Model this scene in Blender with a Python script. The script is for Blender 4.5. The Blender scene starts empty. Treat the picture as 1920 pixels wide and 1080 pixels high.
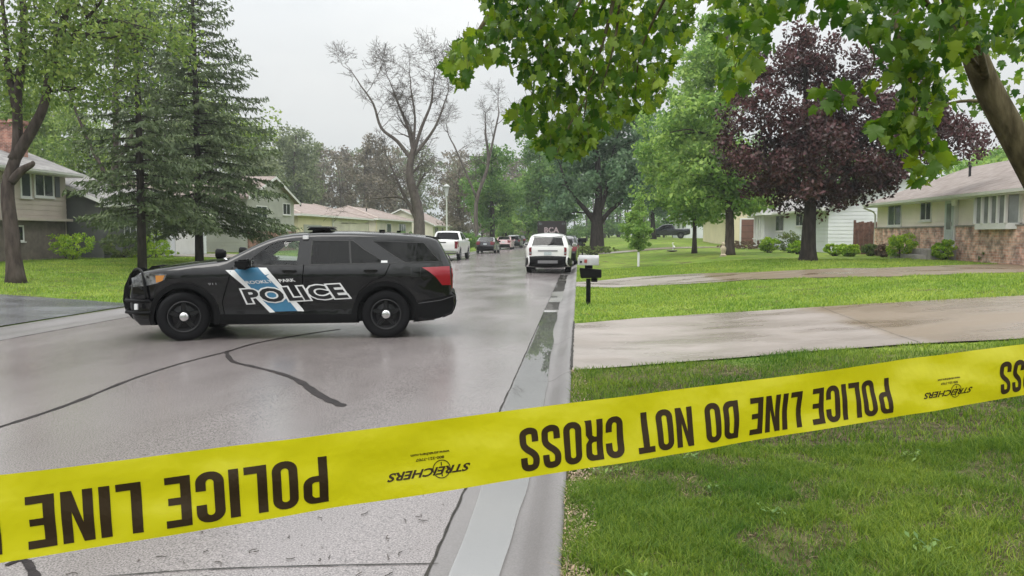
import bpy, bmesh, math, random
import numpy as np
from mathutils import Vector, Matrix
from mathutils.geometry import delaunay_2d_cdt
R = math.radians
SC = bpy.context.scene
COL = SC.collection

# ------------------------------------------------------------------ camera
FPX, EYE = 1450.0, 1.66
PITCH = math.atan(100 / FPX)
YAW = math.atan(125 / FPX * math.cos(PITCH))
cam_d = bpy.data.cameras.new('camera')
cam = bpy.data.objects.new('camera', cam_d)
COL.objects.link(cam)
cam.location = (0, 0, EYE)
cam.rotation_euler = (math.pi / 2 - PITCH, 0, YAW)
cam_d.sensor_width = 36
cam_d.lens = FPX / 1920 * 36
cam_d.clip_start = 0.05
cam_d.clip_end = 3000
SC.camera = cam

# ------------------------------------------------------------------ world (overcast sky) and sun
SUN_EL, SUN_AZ = R(58), R(200)
world = bpy.data.worlds.new("World")
SC.world = world
world.use_nodes = True
wt = world.node_tree
wt.nodes.clear()
def wn(t, **k):
    n = wt.nodes.new(t)
    for a, b in k.items(): setattr(n, a, b)
    return n
w_out = wn('ShaderNodeOutputWorld')
w_bg = wn('ShaderNodeBackground')
w_sky = wn('ShaderNodeTexSky', sky_type='NISHITA')
w_sky.sun_disc = False
w_sky.sun_elevation = SUN_EL
w_sky.sun_rotation = SUN_AZ
w_sky.dust_density = 4
w_tc = wn('ShaderNodeTexCoord')
w_sep = wn('ShaderNodeSeparateXYZ')
wt.links.new(w_tc.outputs['Generated'], w_sep.inputs[0])
w_mr = wn('ShaderNodeMapRange', interpolation_type='SMOOTHSTEP')
w_mr.inputs['From Min'].default_value = 0.12
w_mr.inputs['From Max'].default_value = 0.80
w_mr.inputs['To Min'].default_value = 8.0
w_mr.inputs['To Max'].default_value = 25.0
wt.links.new(w_sep.outputs['Z'], w_mr.inputs['Value'])
w_map = wn('ShaderNodeMapping')
w_map.inputs['Scale'].default_value = (1.0, 1.0, 2.6)
wt.links.new(w_tc.outputs['Generated'], w_map.inputs[0])
w_no = wn('ShaderNodeTexNoise')
w_no.inputs['Scale'].default_value = 2.1
w_no.inputs['Detail'].default_value = 4
w_no.inputs['Roughness'].default_value = 0.5
wt.links.new(w_map.outputs[0], w_no.inputs['Vector'])
w_cr = wn('ShaderNodeValToRGB')
w_cr.color_ramp.elements[0].position = 0.30
w_cr.color_ramp.elements[0].color = (0.80, 0.83, 0.85, 1)
w_cr.color_ramp.elements[1].position = 0.66
w_cr.color_ramp.elements[1].color = (1.0, 1.01, 0.995, 1)
wt.links.new(w_no.outputs[0], w_cr.inputs[0])
w_mul = wn('ShaderNodeVectorMath', operation='SCALE')
wt.links.new(w_cr.outputs[0], w_mul.inputs[0])
wt.links.new(w_mr.outputs[0], w_mul.inputs['Scale'])
w_mix = wn('ShaderNodeMix', data_type='RGBA')
w_mix.inputs[0].default_value = 0.93
wt.links.new(w_sky.outputs[0], w_mix.inputs[6])
wt.links.new(w_mul.outputs[0], w_mix.inputs[7])
wt.links.new(w_mix.outputs[2], w_bg.inputs['Color'])
w_bg.inputs['Strength'].default_value = 0.1
wt.links.new(w_bg.outputs[0], w_out.inputs[0])

sun_d = bpy.data.lights.new('sun', 'SUN')
sun_d.energy = 1.3
sun_d.angle = R(28)
sun_d.color = (1.0, 0.97, 0.92)
sun = bpy.data.objects.new('sun', sun_d)
COL.objects.link(sun)
sun.location = (0, 0, 60)
sun_dir = Vector((math.sin(SUN_AZ) * math.cos(SUN_EL), math.cos(SUN_AZ) * math.cos(SUN_EL), math.sin(SUN_EL)))
sun.rotation_euler = sun_dir.to_track_quat('Z', 'Y').to_euler()

SC.view_settings.view_transform = 'Standard'
SC.view_settings.look = 'None'
SC.view_settings.exposure = 0.15
SC.view_settings.gamma = 1
SC.cycles.max_bounces = 8
SC.cycles.diffuse_bounces = 3
SC.cycles.glossy_bounces = 3
SC.cycles.transparent_max_bounces = 12
SC.cycles.transmission_bounces = 4
SC.cycles.caustics_reflective = False
SC.cycles.caustics_refractive = False

# ------------------------------------------------------------------ measuring: a pixel of the photograph to its spot on the ground
_r = np.array([math.cos(YAW), math.sin(YAW), 0.0])
_f = np.array([-math.sin(YAW) * math.cos(PITCH), math.cos(YAW) * math.cos(PITCH), -math.sin(PITCH)])
_u = np.cross(_r, _f)
def ray(x, y): return _f + (x - 960) / FPX * _r - (y - 540) / FPX * _u
def at_z(x, y, z=0.0):
    d = ray(x, y); return np.array([0, 0, EYE]) + d * ((z - EYE) / d[2])
def at_d(x, y, dist):            # point at a camera depth
    return np.array([0, 0, EYE]) + ray(x, y) * dist
def ss(t): 
    t = np.clip(t, 0, 1); return t * t * (3 - 2 * t)
CURB_R, CURB_L = -0.08, -9.72
def hgt(x, y):
    x = np.asarray(x, float); y = np.asarray(y, float)
    right = 0.10 + 0.50 * ss(x / 9.0) + 0.55 * ss((y - 55) / 50) * ss(x / 5.0)
    left = 0.10 + 0.38 * ss((CURB_L - x) / 13.0) + 0.45 * ss((y - 60) / 60) * ss((CURB_L - x) / 6)
    z = np.where(x > CURB_R - 1e-4, right, np.where(x < CURB_L + 1e-4, left, -0.12))
    return z
def on_ground(x, y):
    z = 0.1
    for _ in range(12):
        p = at_z(x, y, z); z = 0.5 * z + 0.5 * float(hgt(p[0], p[1]))
    return (float(p[0]), float(p[1]), float(hgt(p[0], p[1])))
def at_col(x, Y):                # world point under pixel column x at street distance Y
    a = math.atan((x - 960) / FPX) - YAW
    X = math.tan(a) * Y
    return (X, Y, float(hgt(X, Y)))

# ------------------------------------------------------------------ materials
MATS = {}
def nmat(name):
    m = bpy.data.materials.new(name); m.use_nodes = True
    nt = m.node_tree
    return m, nt, nt.nodes['Principled BSDF']
def mat(name, col, rough=0.6, metal=0.0, var=0.0, scale=3.0, col2=None, bump=0.0, bscale=40.0, coat=0.0, spec=0.5, detail=4, contrast=(0.35, 0.65), emit=0, transl=0.0, island=0.0, coords='Object', stretch=None):
    if name in MATS: return MATS[name]
    m, nt, b = nmat(name)
    N, L = nt.nodes, nt.links
    b.inputs['Roughness'].default_value = rough
    b.inputs['Metallic'].default_value = metal
    b.inputs['Coat Weight'].default_value = coat
    b.inputs['Coat Roughness'].default_value = 0.06
    b.inputs['Specular IOR Level'].default_value = spec
    c = (*col, 1)
    b.inputs['Base Color'].default_value = c
    src = None
    vec = None
    if var or col2 or bump:
        tc = N.new('ShaderNodeTexCoord')
        vec = tc.outputs[coords]
        if stretch:
            mp = N.new('ShaderNodeMapping'); mp.inputs['Scale'].default_value = stretch
            L.new(vec, mp.inputs[0]); vec = mp.outputs[0]
    if var or col2:
        no = N.new('ShaderNodeTexNoise'); no.inputs['Scale'].default_value = scale
        no.inputs['Detail'].default_value = detail
        L.new(vec, no.inputs['Vector'])
        cr = N.new('ShaderNodeValToRGB')
        cr.color_ramp.elements[0].position, cr.color_ramp.elements[1].position = contrast
        c2 = col2 if col2 else tuple(min(1, v * (1 + var)) for v in col)
        c1 = col if col2 else tuple(v * (1 - var) for v in col)
        cr.color_ramp.elements[0].color = (*c1, 1); cr.color_ramp.elements[1].color = (*c2, 1)
        L.new(no.outputs[0], cr.inputs[0]); src = cr.outputs[0]
    if island:
        g = N.new('ShaderNodeNewGeometry')
        hs = N.new('ShaderNodeHueSaturation')
        if src: L.new(src, hs.inputs['Color'])
        else: hs.inputs['Color'].default_value = c
        mr = N.new('ShaderNodeMapRange'); mr.inputs['To Min'].default_value = 1 - island; mr.inputs['To Max'].default_value = 1 + island
        L.new(g.outputs['Random Per Island'], mr.inputs[0]); L.new(mr.outputs[0], hs.inputs['Value'])
        mr2 = N.new('ShaderNodeMapRange'); mr2.inputs['To Min'].default_value = 0.5 + island * 0.06; mr2.inputs['To Max'].default_value = 0.5 - island * 0.06
        L.new(g.outputs['Random Per Island'], mr2.inputs[0]); L.new(mr2.outputs[0], hs.inputs['Hue'])
        src = hs.outputs[0]
    if src: L.new(src, b.inputs['Base Color'])
    if bump:
        no = N.new('ShaderNodeTexNoise'); no.inputs['Scale'].default_value = bscale; no.inputs['Detail'].default_value = 3
        L.new(vec, no.inputs['Vector'])
        bp = N.new('ShaderNodeBump'); bp.inputs['Strength'].default_value = bump; bp.inputs['Distance'].default_value = 0.02
        L.new(no.outputs[0], bp.inputs['Height']); L.new(bp.outputs[0], b.inputs['Normal'])
    if transl:
        tr = N.new('ShaderNodeBsdfTranslucent')
        if src:
            h2 = N.new('ShaderNodeHueSaturation'); h2.inputs['Value'].default_value = 1.5; h2.inputs['Saturation'].default_value = 1.1
            L.new(src, h2.inputs['Color']); L.new(h2.outputs[0], tr.inputs['Color'])
        else: tr.inputs['Color'].default_value = tuple(min(1, v * 1.5) for v in col) + (1,)
        mx = N.new('ShaderNodeMixShader'); mx.inputs[0].default_value = transl
        L.new(b.outputs[0], mx.inputs[1]); L.new(tr.outputs[0], mx.inputs[2])
        L.new(mx.outputs[0], N['Material Output'].inputs[0])
    if emit:
        b.inputs['Emission Color'].default_value = c; b.inputs['Emission Strength'].default_value = emit
    MATS[name] = m
    return m
def glass(name, tint, rough=0.02, f=1.5):
    if name in MATS: return MATS[name]
    m, nt, b = nmat(name); N, L = nt.nodes, nt.links
    N.remove(b)
    t = N.new('ShaderNodeBsdfTransparent'); t.inputs[0].default_value = (*tint, 1)
    g = N.new('ShaderNodeBsdfGlossy'); g.inputs['Roughness'].default_value = rough
    fr = N.new('ShaderNodeFresnel')      # thin sheet: the same reflectance from both sides
    ge = N.new('ShaderNodeNewGeometry'); mr = N.new('ShaderNodeMapRange'); mr.inputs['To Min'].default_value = f; mr.inputs['To Max'].default_value = 1 / f
    L.new(ge.outputs['Backfacing'], mr.inputs[0]); L.new(mr.outputs[0], fr.inputs[0])
    mx = N.new('ShaderNodeMixShader')
    L.new(fr.outputs[0], mx.inputs[0]); L.new(t.outputs[0], mx.inputs[1]); L.new(g.outputs[0], mx.inputs[2])
    L.new(mx.outputs[0], N['Material Output'].inputs[0])
    MATS[name] = m
    return m

# ------------------------------------------------------------------ object helpers
def tag(o, label=None, cat=None, group=None, kind=None):
    if label: o['label'] = label
    if cat: o['category'] = cat
    if group: o['group'] = group
    if kind: o['kind'] = kind
    return o
def empty(name, loc=(0, 0, 0), rz=0.0, label=None, cat=None, group=None):
    o = bpy.data.objects.new(name, None); COL.objects.link(o)
    o.location = loc; o.rotation_euler = (0, 0, rz); o.empty_display_size = 0.2
    return tag(o, label, cat, group)
def link_mesh(name, me, m, parent=None, smooth=False, sharp=None):
    o = bpy.data.objects.new(name, me); COL.objects.link(o)
    for mm in (m if isinstance(m, (list, tuple)) else [m]): me.materials.append(mm)
    if smooth:
        me.polygons.foreach_set('use_smooth', [True] * len(me.polygons))
        if sharp: me.set_sharp_from_angle(angle=R(sharp))
    if parent is not None: o.parent = parent
    return o
def np_mesh(name, V, F, m, parent=None, smooth=False):
    """V (n,3), F (k,c) with constant corner count"""
    V = np.asarray(V, np.float32); F = np.asarray(F, np.int32)
    me = bpy.data.meshes.new(name)
    me.vertices.add(len(V)); me.vertices.foreach_set('co', V.ravel())
    c = F.shape[1]
    me.loops.add(F.size); me.loops.foreach_set('vertex_index', F.ravel())
    me.polygons.add(len(F)); me.polygons.foreach_set('loop_start', np.arange(0, F.size, c, dtype=np.int32))
    me.update(calc_edges=True)
    return link_mesh(name, me, m, parent, smooth)
class MB:
    def __init__(s): s.v = []; s.f = []
    def add(s, vs, fs):
        n = len(s.v); s.v += [tuple(map(float, p)) for p in vs]; s.f += [tuple(i + n for i in f) for f in fs]; return s
    def box(s, x0, y0, z0, x1, y1, z1):
        x0, x1 = sorted((x0, x1)); y0, y1 = sorted((y0, y1)); z0, z1 = sorted((z0, z1))
        return s.add([(x0, y0, z0), (x1, y0, z0), (x1, y1, z0), (x0, y1, z0), (x0, y0, z1), (x1, y0, z1), (x1, y1, z1), (x0, y1, z1)],
                     [(0, 3, 2, 1), (4, 5, 6, 7), (0, 1, 5, 4), (1, 2, 6, 5), (2, 3, 7, 6), (3, 0, 4, 7)])
    def quad(s, a, b, c, d): return s.add([a, b, c, d], [(0, 1, 2, 3)])
    def prism(s, loop, z0, z1, ax='z'):
        """loop of 2-D points extruded along an axis: z -> (x,y); y -> (x,z); x -> (y,z)"""
        n = len(loop)
        def P(p, t): return {'z': (p[0], p[1], t), 'y': (p[0], t, p[1]), 'x': (t, p[0], p[1])}[ax]
        vs = [P(p, z0) for p in loop] + [P(p, z1) for p in loop]
        fs = [tuple(range(n))[::-1], tuple(range(n, 2 * n))] + [(i, (i + 1) % n, n + (i + 1) % n, n + i) for i in range(n)]
        return s.add(vs, fs)
    def tube(s, pts, rad, n=8, caps=True, flat=1.0):
        pts = [Vector(p) for p in pts]
        if not hasattr(rad, '__len__'): rad = [rad] * len(pts)
        base = len(s.v); ref = None
        for i, p in enumerate(pts):
            d = (pts[min(i + 1, len(pts) - 1)] - pts[max(i - 1, 0)]).normalized()
            if ref is None: ref = Vector((0, 0, 1)) if abs(d.z) < .9 else Vector((1, 0, 0))
            a = d.cross(ref).normalized(); b = a.cross(d).normalized(); ref = b
            for k in range(n):
                t = 2 * math.pi * k / n
                s.v.append(tuple(p + (a * math.cos(t) + b * math.sin(t) * flat) * rad[i]))
        for i in range(len(pts) - 1):
            for k in range(n):
                s.f.append((base + i * n + k, base + i * n + (k + 1) % n, base + (i + 1) * n + (k + 1) % n, base + (i + 1) * n + k))
        if caps:
            s.f.append(tuple(base + k for k in range(n))[::-1]); s.f.append(tuple(base + (len(pts) - 1) * n + k for k in range(n)))
        return s
    def lathe(s, prof, n=24, ax='z', c=(0, 0, 0), closed=False):
        """prof: list of (radius, height)"""
        base = len(s.v)
        for (r_, h) in prof:
            for k in range(n):
                t = 2 * math.pi * k / n; a, b = r_ * math.cos(t), r_ * math.sin(t)
                p = {'z': (a, b, h), 'y': (a, h, b), 'x': (h, a, b)}[ax]
                s.v.append((p[0] + c[0], p[1] + c[1], p[2] + c[2]))
        m_ = len(prof)
        for i in range(m_ if closed else m_ - 1):
            for k in range(n):
                j = (i + 1) % m_
                s.f.append((base + i * n + k, base + i * n + (k + 1) % n, base + j * n + (k + 1) % n, base + j * n + k))
        return s
    def grid(s, fn, nu, nv):
        base = len(s.v)
        for i in range(nu + 1):
            for j in range(nv + 1): s.v.append(tuple(map(float, fn(i / nu, j / nv))))
        for i in range(nu):
            for j in range(nv):
                a = base + i * (nv + 1) + j
                s.f.append((a, a + nv + 1, a + nv + 2, a + 1))
        return s
    def build(s, name, m, parent=None, smooth=False, sharp=None, bevel=0.0, recalc=True):
        me = bpy.data.meshes.new(name); me.from_pydata(s.v, [], s.f)
        if recalc or bevel:
            bm = bmesh.new(); bm.from_mesh(me)
            if recalc: bmesh.ops.recalc_face_normals(bm, faces=bm.faces)
            if bevel:
                ed = [e for e in bm.edges if len(e.link_faces) == 2 and e.calc_face_angle(0) > 0.6]
                bmesh.ops.bevel(bm, geom=ed, offset=bevel, segments=2, affect='EDGES', clamp_overlap=True)
            bm.to_mesh(me); bm.free()
        me.update()
        return link_mesh(name, me, m, parent, smooth or bool(bevel), sharp if sharp else (35 if bevel else None))

def inside(pt, loop):
    x, y = pt; c = False; n = len(loop); j = n - 1
    for i in range(n):
        xi, yi = loop[i]; xj, yj = loop[j]
        if (yi > y) != (yj > y) and x < (xj - xi) * (y - yi) / (yj - yi) + xi: c = not c
        j = i
    return c
def fill(loops, step=None, seg=None):
    """even-odd triangulation of 2-D loops with interior points; returns verts2d, tris"""
    vs, ed = [], []
    for lp in loops:
        pts = []
        for i, p in enumerate(lp):
            q = lp[(i + 1) % len(lp)]; pts.append(p)
            if seg:
                d = math.hypot(q[0] - p[0], q[1] - p[1]); k = int(d / seg)
                pts += [(p[0] + (q[0] - p[0]) * t / (k + 1), p[1] + (q[1] - p[1]) * t / (k + 1)) for t in range(1, k + 1)]
        b = len(vs); vs += pts; ed += [(b + i, b + (i + 1) % len(pts)) for i in range(len(pts))]
    if step:
        xs = [p[0] for lp in loops for p in lp]; ys = [p[1] for lp in loops for p in lp]
        x = min(xs) + step * .5; row = 0
        while x < max(xs):
            y = min(ys) + step * (.5 + .5 * (row % 2))
            while y < max(ys):
                if sum(inside((x, y), lp) for lp in loops) % 2:
                    if all(math.hypot(x - q[0], y - q[1]) > step * .45 for q in vs[:len(ed)]): vs.append((x, y))
                y += step
            x += step * .87; row += 1
    V, E_, Fc, *_ = delaunay_2d_cdt([Vector(p) for p in vs], ed, [], 0, 1e-6)
    V = [(p[0], p[1]) for p in V]; out = []
    for f in Fc:
        c = (sum(V[i][0] for i in f) / len(f), sum(V[i][1] for i in f) / len(f))
        if sum(inside(c, lp) for lp in loops) % 2: out.append(tuple(f))
    return V, out
def smooth_path(pts, n=4):
    P = [np.array(p, float) for p in pts]; out = []
    for i in range(len(P) - 1):
        a, b, c, d = P[max(i - 1, 0)], P[i], P[i + 1], P[min(i + 2, len(P) - 1)]
        for k in range(n):
            t = k / n
            out.append(.5 * ((2 * b) + (c - a) * t + (2 * a - 5 * b + 4 * c - d) * t * t + (3 * b - a - 3 * c + d) * t ** 3))
    out.append(P[-1]); return out
def stroke(pts, w):
    """polygon round an open 2-D path; w number or list"""
    P = [np.array(p[:2], float) for p in pts]; n = len(P)
    if not hasattr(w, '__len__'): w = [w] * n
    Lf, Rt = [], []
    for i in range(n):
        d = P[min(i + 1, n - 1)] - P[max(i - 1, 0)]; d /= (np.linalg.norm(d) + 1e-9); nn = np.array([-d[1], d[0]])
        Lf.append(tuple(P[i] + nn * w[i] / 2)); Rt.append(tuple(P[i] - nn * w[i] / 2))
    return Lf + Rt[::-1]
def vnoise(x, y, s, seed=0):
    """cheap smooth 2-D value noise, numpy"""
    rs = np.random.RandomState(seed); T = rs.rand(64, 64)
    x = np.asarray(x) / s; y = np.asarray(y) / s
    xi = np.floor(x).astype(int); yi = np.floor(y).astype(int); fx = ss(x - xi); fy = ss(y - yi)
    g = lambda a, b: T[a % 64, b % 64]
    return (g(xi, yi) * (1 - fx) + g(xi + 1, yi) * fx) * (1 - fy) + (g(xi, yi + 1) * (1 - fx) + g(xi + 1, yi + 1) * fx) * fy
# ================================================================== THE SETTING
def grass_ground_material():
    m, nt, b = nmat('lawn_soil'); N, L = nt.nodes, nt.links
    b.inputs['Roughness'].default_value = 0.9; b.inputs['Specular IOR Level'].default_value = 0.15
    tc = N.new('ShaderNodeTexCoord')
    def ns(s, d, st=None):
        n = N.new('ShaderNodeTexNoise'); n.inputs['Scale'].default_value = s; n.inputs['Detail'].default_value = d
        if st:
            mp = N.new('ShaderNodeMapping'); mp.inputs['Scale'].default_value = st; L.new(tc.outputs['Object'], mp.inputs[0]); L.new(mp.outputs[0], n.inputs['Vector'])
        else: L.new(tc.outputs['Object'], n.inputs['Vector'])
        return n
    def ramp(src, p0, c0, p1, c1):
        r_ = N.new('ShaderNodeValToRGB'); r_.color_ramp.elements[0].position = p0; r_.color_ramp.elements[1].position = p1
        r_.color_ramp.elements[0].color = (*c0, 1); r_.color_ramp.elements[1].color = (*c1, 1); L.new(src, r_.inputs[0]); return r_
    big = ramp(ns(0.35, 5).outputs[0], .38, (0.125, 0.215, 0.028), .64, (0.215, 0.285, 0.048))
    fine = ramp(ns(26, 3).outputs[0], .35, (0.55, 0.55, 0.5), .7, (1.25, 1.25, 1.15))
    mul = N.new('ShaderNodeMix'); mul.data_type = 'RGBA'; mul.blend_type = 'MULTIPLY'; mul.inputs[0].default_value = 1
    L.new(big.outputs[0], mul.inputs[6]); L.new(fine.outputs[0], mul.inputs[7])
    pt = ramp(ns(1.6, 7).outputs[0], .54, (0, 0, 0), .66, (1, 1, 1))
    mx = N.new('ShaderNodeMix'); mx.data_type = 'RGBA'
    L.new(pt.outputs[0], mx.inputs[0]); L.new(mul.outputs[2], mx.inputs[6]); mx.inputs[7].default_value = (0.085, 0.075, 0.032, 1)
    # thin, worn turf of the nearest yard: soil and dead thatch between the blades
    sx = N.new('ShaderNodeSeparateXYZ'); L.new(tc.outputs['Object'], sx.inputs[0]); mr = N.new('ShaderNodeMapRange')
    mr.inputs['From Min'].default_value = 8.5; mr.inputs['From Max'].default_value = 9.5; mr.inputs['To Min'].default_value = 1; mr.inputs['To Max'].default_value = 0; L.new(sx.outputs[1], mr.inputs[0])
    so = ramp(ns(9, 5).outputs[0], .4, (0.050, 0.042, 0.020), .62, (0.105, 0.100, 0.042)); m3 = N.new('ShaderNodeMix'); m3.data_type = 'RGBA'
    L.new(mr.outputs[0], m3.inputs[0]); L.new(mx.outputs[2], m3.inputs[6]); L.new(so.outputs[0], m3.inputs[7])
    L.new(m3.outputs[2], b.inputs['Base Color'])
    bp = N.new('ShaderNodeBump'); bp.inputs['Strength'].default_value = 0.8; bp.inputs['Distance'].default_value = 0.05
    L.new(ns(14, 4).outputs[0], bp.inputs['Height']); L.new(bp.outputs[0], b.inputs['Normal'])
    return m
M_LAWN = grass_ground_material()

def axis_pts(lo, hi, spec):
    pts = [lo]
    while pts[-1] < hi:
        x = pts[-1]; st = 400
        for a, b_, s_ in spec:
            if a <= x < b_: st = s_
        nx = x + st
        for a, b_, s_ in spec:
            if x < a < nx: nx = a
        pts.append(min(nx, hi))
    return pts
gx = axis_pts(-900, CURB_L, [(-900, -100, 100), (-100, -45, 8), (-45, CURB_L, .7)]) + [CURB_L + .02, -5.0, CURB_R - .02] + \
     axis_pts(CURB_R, 900, [(CURB_R, 12, .5), (12, 40, 3), (40, 100, 10), (100, 900, 100)])
gy = axis_pts(-30, 1600, [(-30, -2, 4), (-2, 46, .7), (46, 130, 3), (130, 260, 12), (260, 1600, 150)])
gb = MB()
for x in gx:
    for y in gy:
        z = float(hgt(x, y))
        if x > CURB_R + .3 or x < CURB_L - .3: z += 0.05 * (float(vnoise(x, y, 2.2, 5)) - .5) * min(1, max(0, min(abs(x - CURB_R), abs(x - CURB_L)) / 2))
        gb.v.append((x, y, z))
ny = len(gy)
for i in range(len(gx) - 1):
    for j in range(ny - 1):
        a = i * ny + j; gb.f.append((a, a + ny, a + ny + 1, a + 1))
ground = tag(gb.build('ground', M_LAWN, smooth=True, sharp=50, recalc=False), kind='structure')

# --- wet road
def wet_material(name, c1, c2, r0, r1, stain=None, grain=0.35, gscale=120, spec=0.6, streak=(1, 1, 1), pits=0.0, bumps=0.12, grad=None):
    m, nt, b = nmat(name); N, L = nt.nodes, nt.links
    tc = N.new('ShaderNodeTexCoord')
    mp = N.new('ShaderNodeMapping'); mp.inputs['Scale'].default_value = streak; L.new(tc.outputs['Object'], mp.inputs[0])
    def ns(s, d, src=None):
        n = N.new('ShaderNodeTexNoise'); n.inputs['Scale'].default_value = s; n.inputs['Detail'].default_value = d
        L.new((src or tc.outputs['Object']), n.inputs['Vector']); return n
    a = ns(0.55, 6, mp.outputs[0])
    r_ = N.new('ShaderNodeValToRGB'); r_.color_ramp.elements[0].position = .36; r_.color_ramp.elements[1].position = .66
    r_.color_ramp.elements[0].color = (*c1, 1); r_.color_ramp.elements[1].color = (*c2, 1); L.new(a.outputs[0], r_.inputs[0])
    g = ns(gscale, 2)
    g2 = N.new('ShaderNodeMapRange'); g2.inputs['From Min'].default_value = .3; g2.inputs['From Max'].default_value = .7
    g2.inputs['To Min'].default_value = 1 - grain; g2.inputs['To Max'].default_value = 1 + grain; L.new(g.outputs[0], g2.inputs[0])
    sc = N.new('ShaderNodeVectorMath'); sc.operation = 'SCALE'; L.new(r_.outputs[0], sc.inputs[0]); L.new(g2.outputs[0], sc.inputs['Scale'])
    col = sc.outputs[0]
    if stain:
        st = ns(1.3, 5, mp.outputs[0]); q = N.new('ShaderNodeValToRGB'); q.color_ramp.elements[0].position = .55; q.color_ramp.elements[1].position = .72
        L.new(st.outputs[0], q.inputs[0]); mx = N.new('ShaderNodeMix'); mx.data_type = 'RGBA'
        L.new(q.outputs[0], mx.inputs[0]); L.new(col, mx.inputs[6]); mx.inputs[7].default_value = (*stain, 1); col = mx.outputs[2]
    if grad:      # older, browner concrete farther up the drive
        sx = N.new('ShaderNodeSeparateXYZ'); L.new(tc.outputs['Object'], sx.inputs[0]); nn = ns(.9, 4); ad = N.new('ShaderNodeMath'); ad.operation = 'MULTIPLY_ADD'
        L.new(nn.outputs[0], ad.inputs[0]); ad.inputs[1].default_value = .9; L.new(sx.outputs[0], ad.inputs[2])
        mr = N.new('ShaderNodeMapRange'); mr.inputs['From Min'].default_value = 4.45; mr.inputs['From Max'].default_value = 4.8; L.new(ad.outputs[0], mr.inputs[0])
        m2_ = N.new('ShaderNodeMix'); m2_.data_type = 'RGBA'; mu_ = N.new('ShaderNodeMath'); mu_.operation = 'MULTIPLY'; mu_.inputs[1].default_value = .85; L.new(mr.outputs[0], mu_.inputs[0])
        L.new(mu_.outputs[0], m2_.inputs[0]); L.new(col, m2_.inputs[6]); m2_.inputs[7].default_value = (*grad, 1); col = m2_.outputs[2]
    L.new(col, b.inputs['Base Color'])
    w = ns(0.8, 4, mp.outputs[0]); rr = N.new('ShaderNodeMapRange'); rr.inputs['From Min'].default_value = .38; rr.inputs['From Max'].default_value = .62
    rr.inputs['To Min'].default_value = r0; rr.inputs['To Max'].default_value = r1; L.new(w.outputs[0], rr.inputs[0]); L.new(rr.outputs[0], b.inputs['Roughness'])
    b.inputs['Specular IOR Level'].default_value = spec
    bp = N.new('ShaderNodeBump'); bp.inputs['Strength'].default_value = bumps; bp.inputs['Distance'].default_value = 0.01
    L.new(g.outputs[0], bp.inputs['Height']); L.new(bp.outputs[0], b.inputs['Normal'])
    return m
M_ROAD = wet_material('wet_asphalt', (0.162, 0.141, 0.138), (0.216, 0.192, 0.190), 0.16, 0.26, grain=.55, gscale=105, spec=.8, streak=(1, .45, 1), bumps=.06)
M_CONC = wet_material('damp_concrete', (0.140, 0.130, 0.128), (0.205, 0.190, 0.188), 0.3, 0.5, grain=.16, gscale=90, spec=.5, streak=(1, .5, 1), bumps=.05)
M_DRIVE = wet_material('wet_driveway_concrete', (0.22, 0.185, 0.16), (0.31, 0.27, 0.245), 0.2, 0.5, grad=(0.165, 0.118, 0.07), stain=(0.20, 0.165, 0.135), grain=.10, gscale=50, spec=.45, streak=(.7, 1.4, 1))
M_BLACKTOP = wet_material('wet_blacktop', (0.09, 0.092, 0.10), (0.16, 0.165, 0.18), 0.12, 0.32, grain=.3, gscale=90, spec=.7, streak=(.5, 1, 1))
M_WATER = glass('puddle_water', (.90, .90, .87), .012, 5.0)
M_TAR = mat('crack_tar', (0.020, 0.016, 0.016), 0.6, spec=.15, bump=.3, bscale=60, var=.5, scale=12)
M_JOINT = mat('joint_dirt', (0.025, 0.022, 0.018), 0.9, var=.4, scale=20)

SEAM_R, SEAM_L = -0.73, -9.05
rb = MB()
ys = axis_pts(-12, 700, [(-12, 60, 1.0), (60, 200, 5), (200, 700, 50)])
rb.grid(lambda u, v: (SEAM_L + (SEAM_R - SEAM_L) * u, ys[round(v * (len(ys) - 1))], 0.03 * (1 - (2 * u - 1) ** 2)), 16, len(ys) - 1)
road = tag(rb.build('road', M_ROAD, smooth=True, recalc=False), kind='structure')
def curb_prof(side):
    p = [(0, 0.000), (.10, -.004), (.30, -.012), (.42, -.008), (.47, .012), (.53, .055), (.58, .085), (.62, .098), (.655, .102), (.67, .085), (.67, -.1)]
    if side > 0: return [(SEAM_R + a, b) for a, b in p]
    return [(SEAM_L - a, b) for a, b in p]
for side, nm in ((1, 'kerb'), (-1, 'kerb')):
    cp = curb_prof(side); kb = MB()
    kb.grid(lambda u, v: (cp[round(u * (len(cp) - 1))][0] + (0.008 * (float(vnoise(ys[round(v * (len(ys) - 1))], 3, 1.1, 9)) - .5)), ys[round(v * (len(ys) - 1))], cp[round(u * (len(cp) - 1))][1]), len(cp) - 1, len(ys) - 1)
    tag(kb.build(nm, M_CONC, smooth=True, recalc=False, sharp=60), kind='structure')

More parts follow.
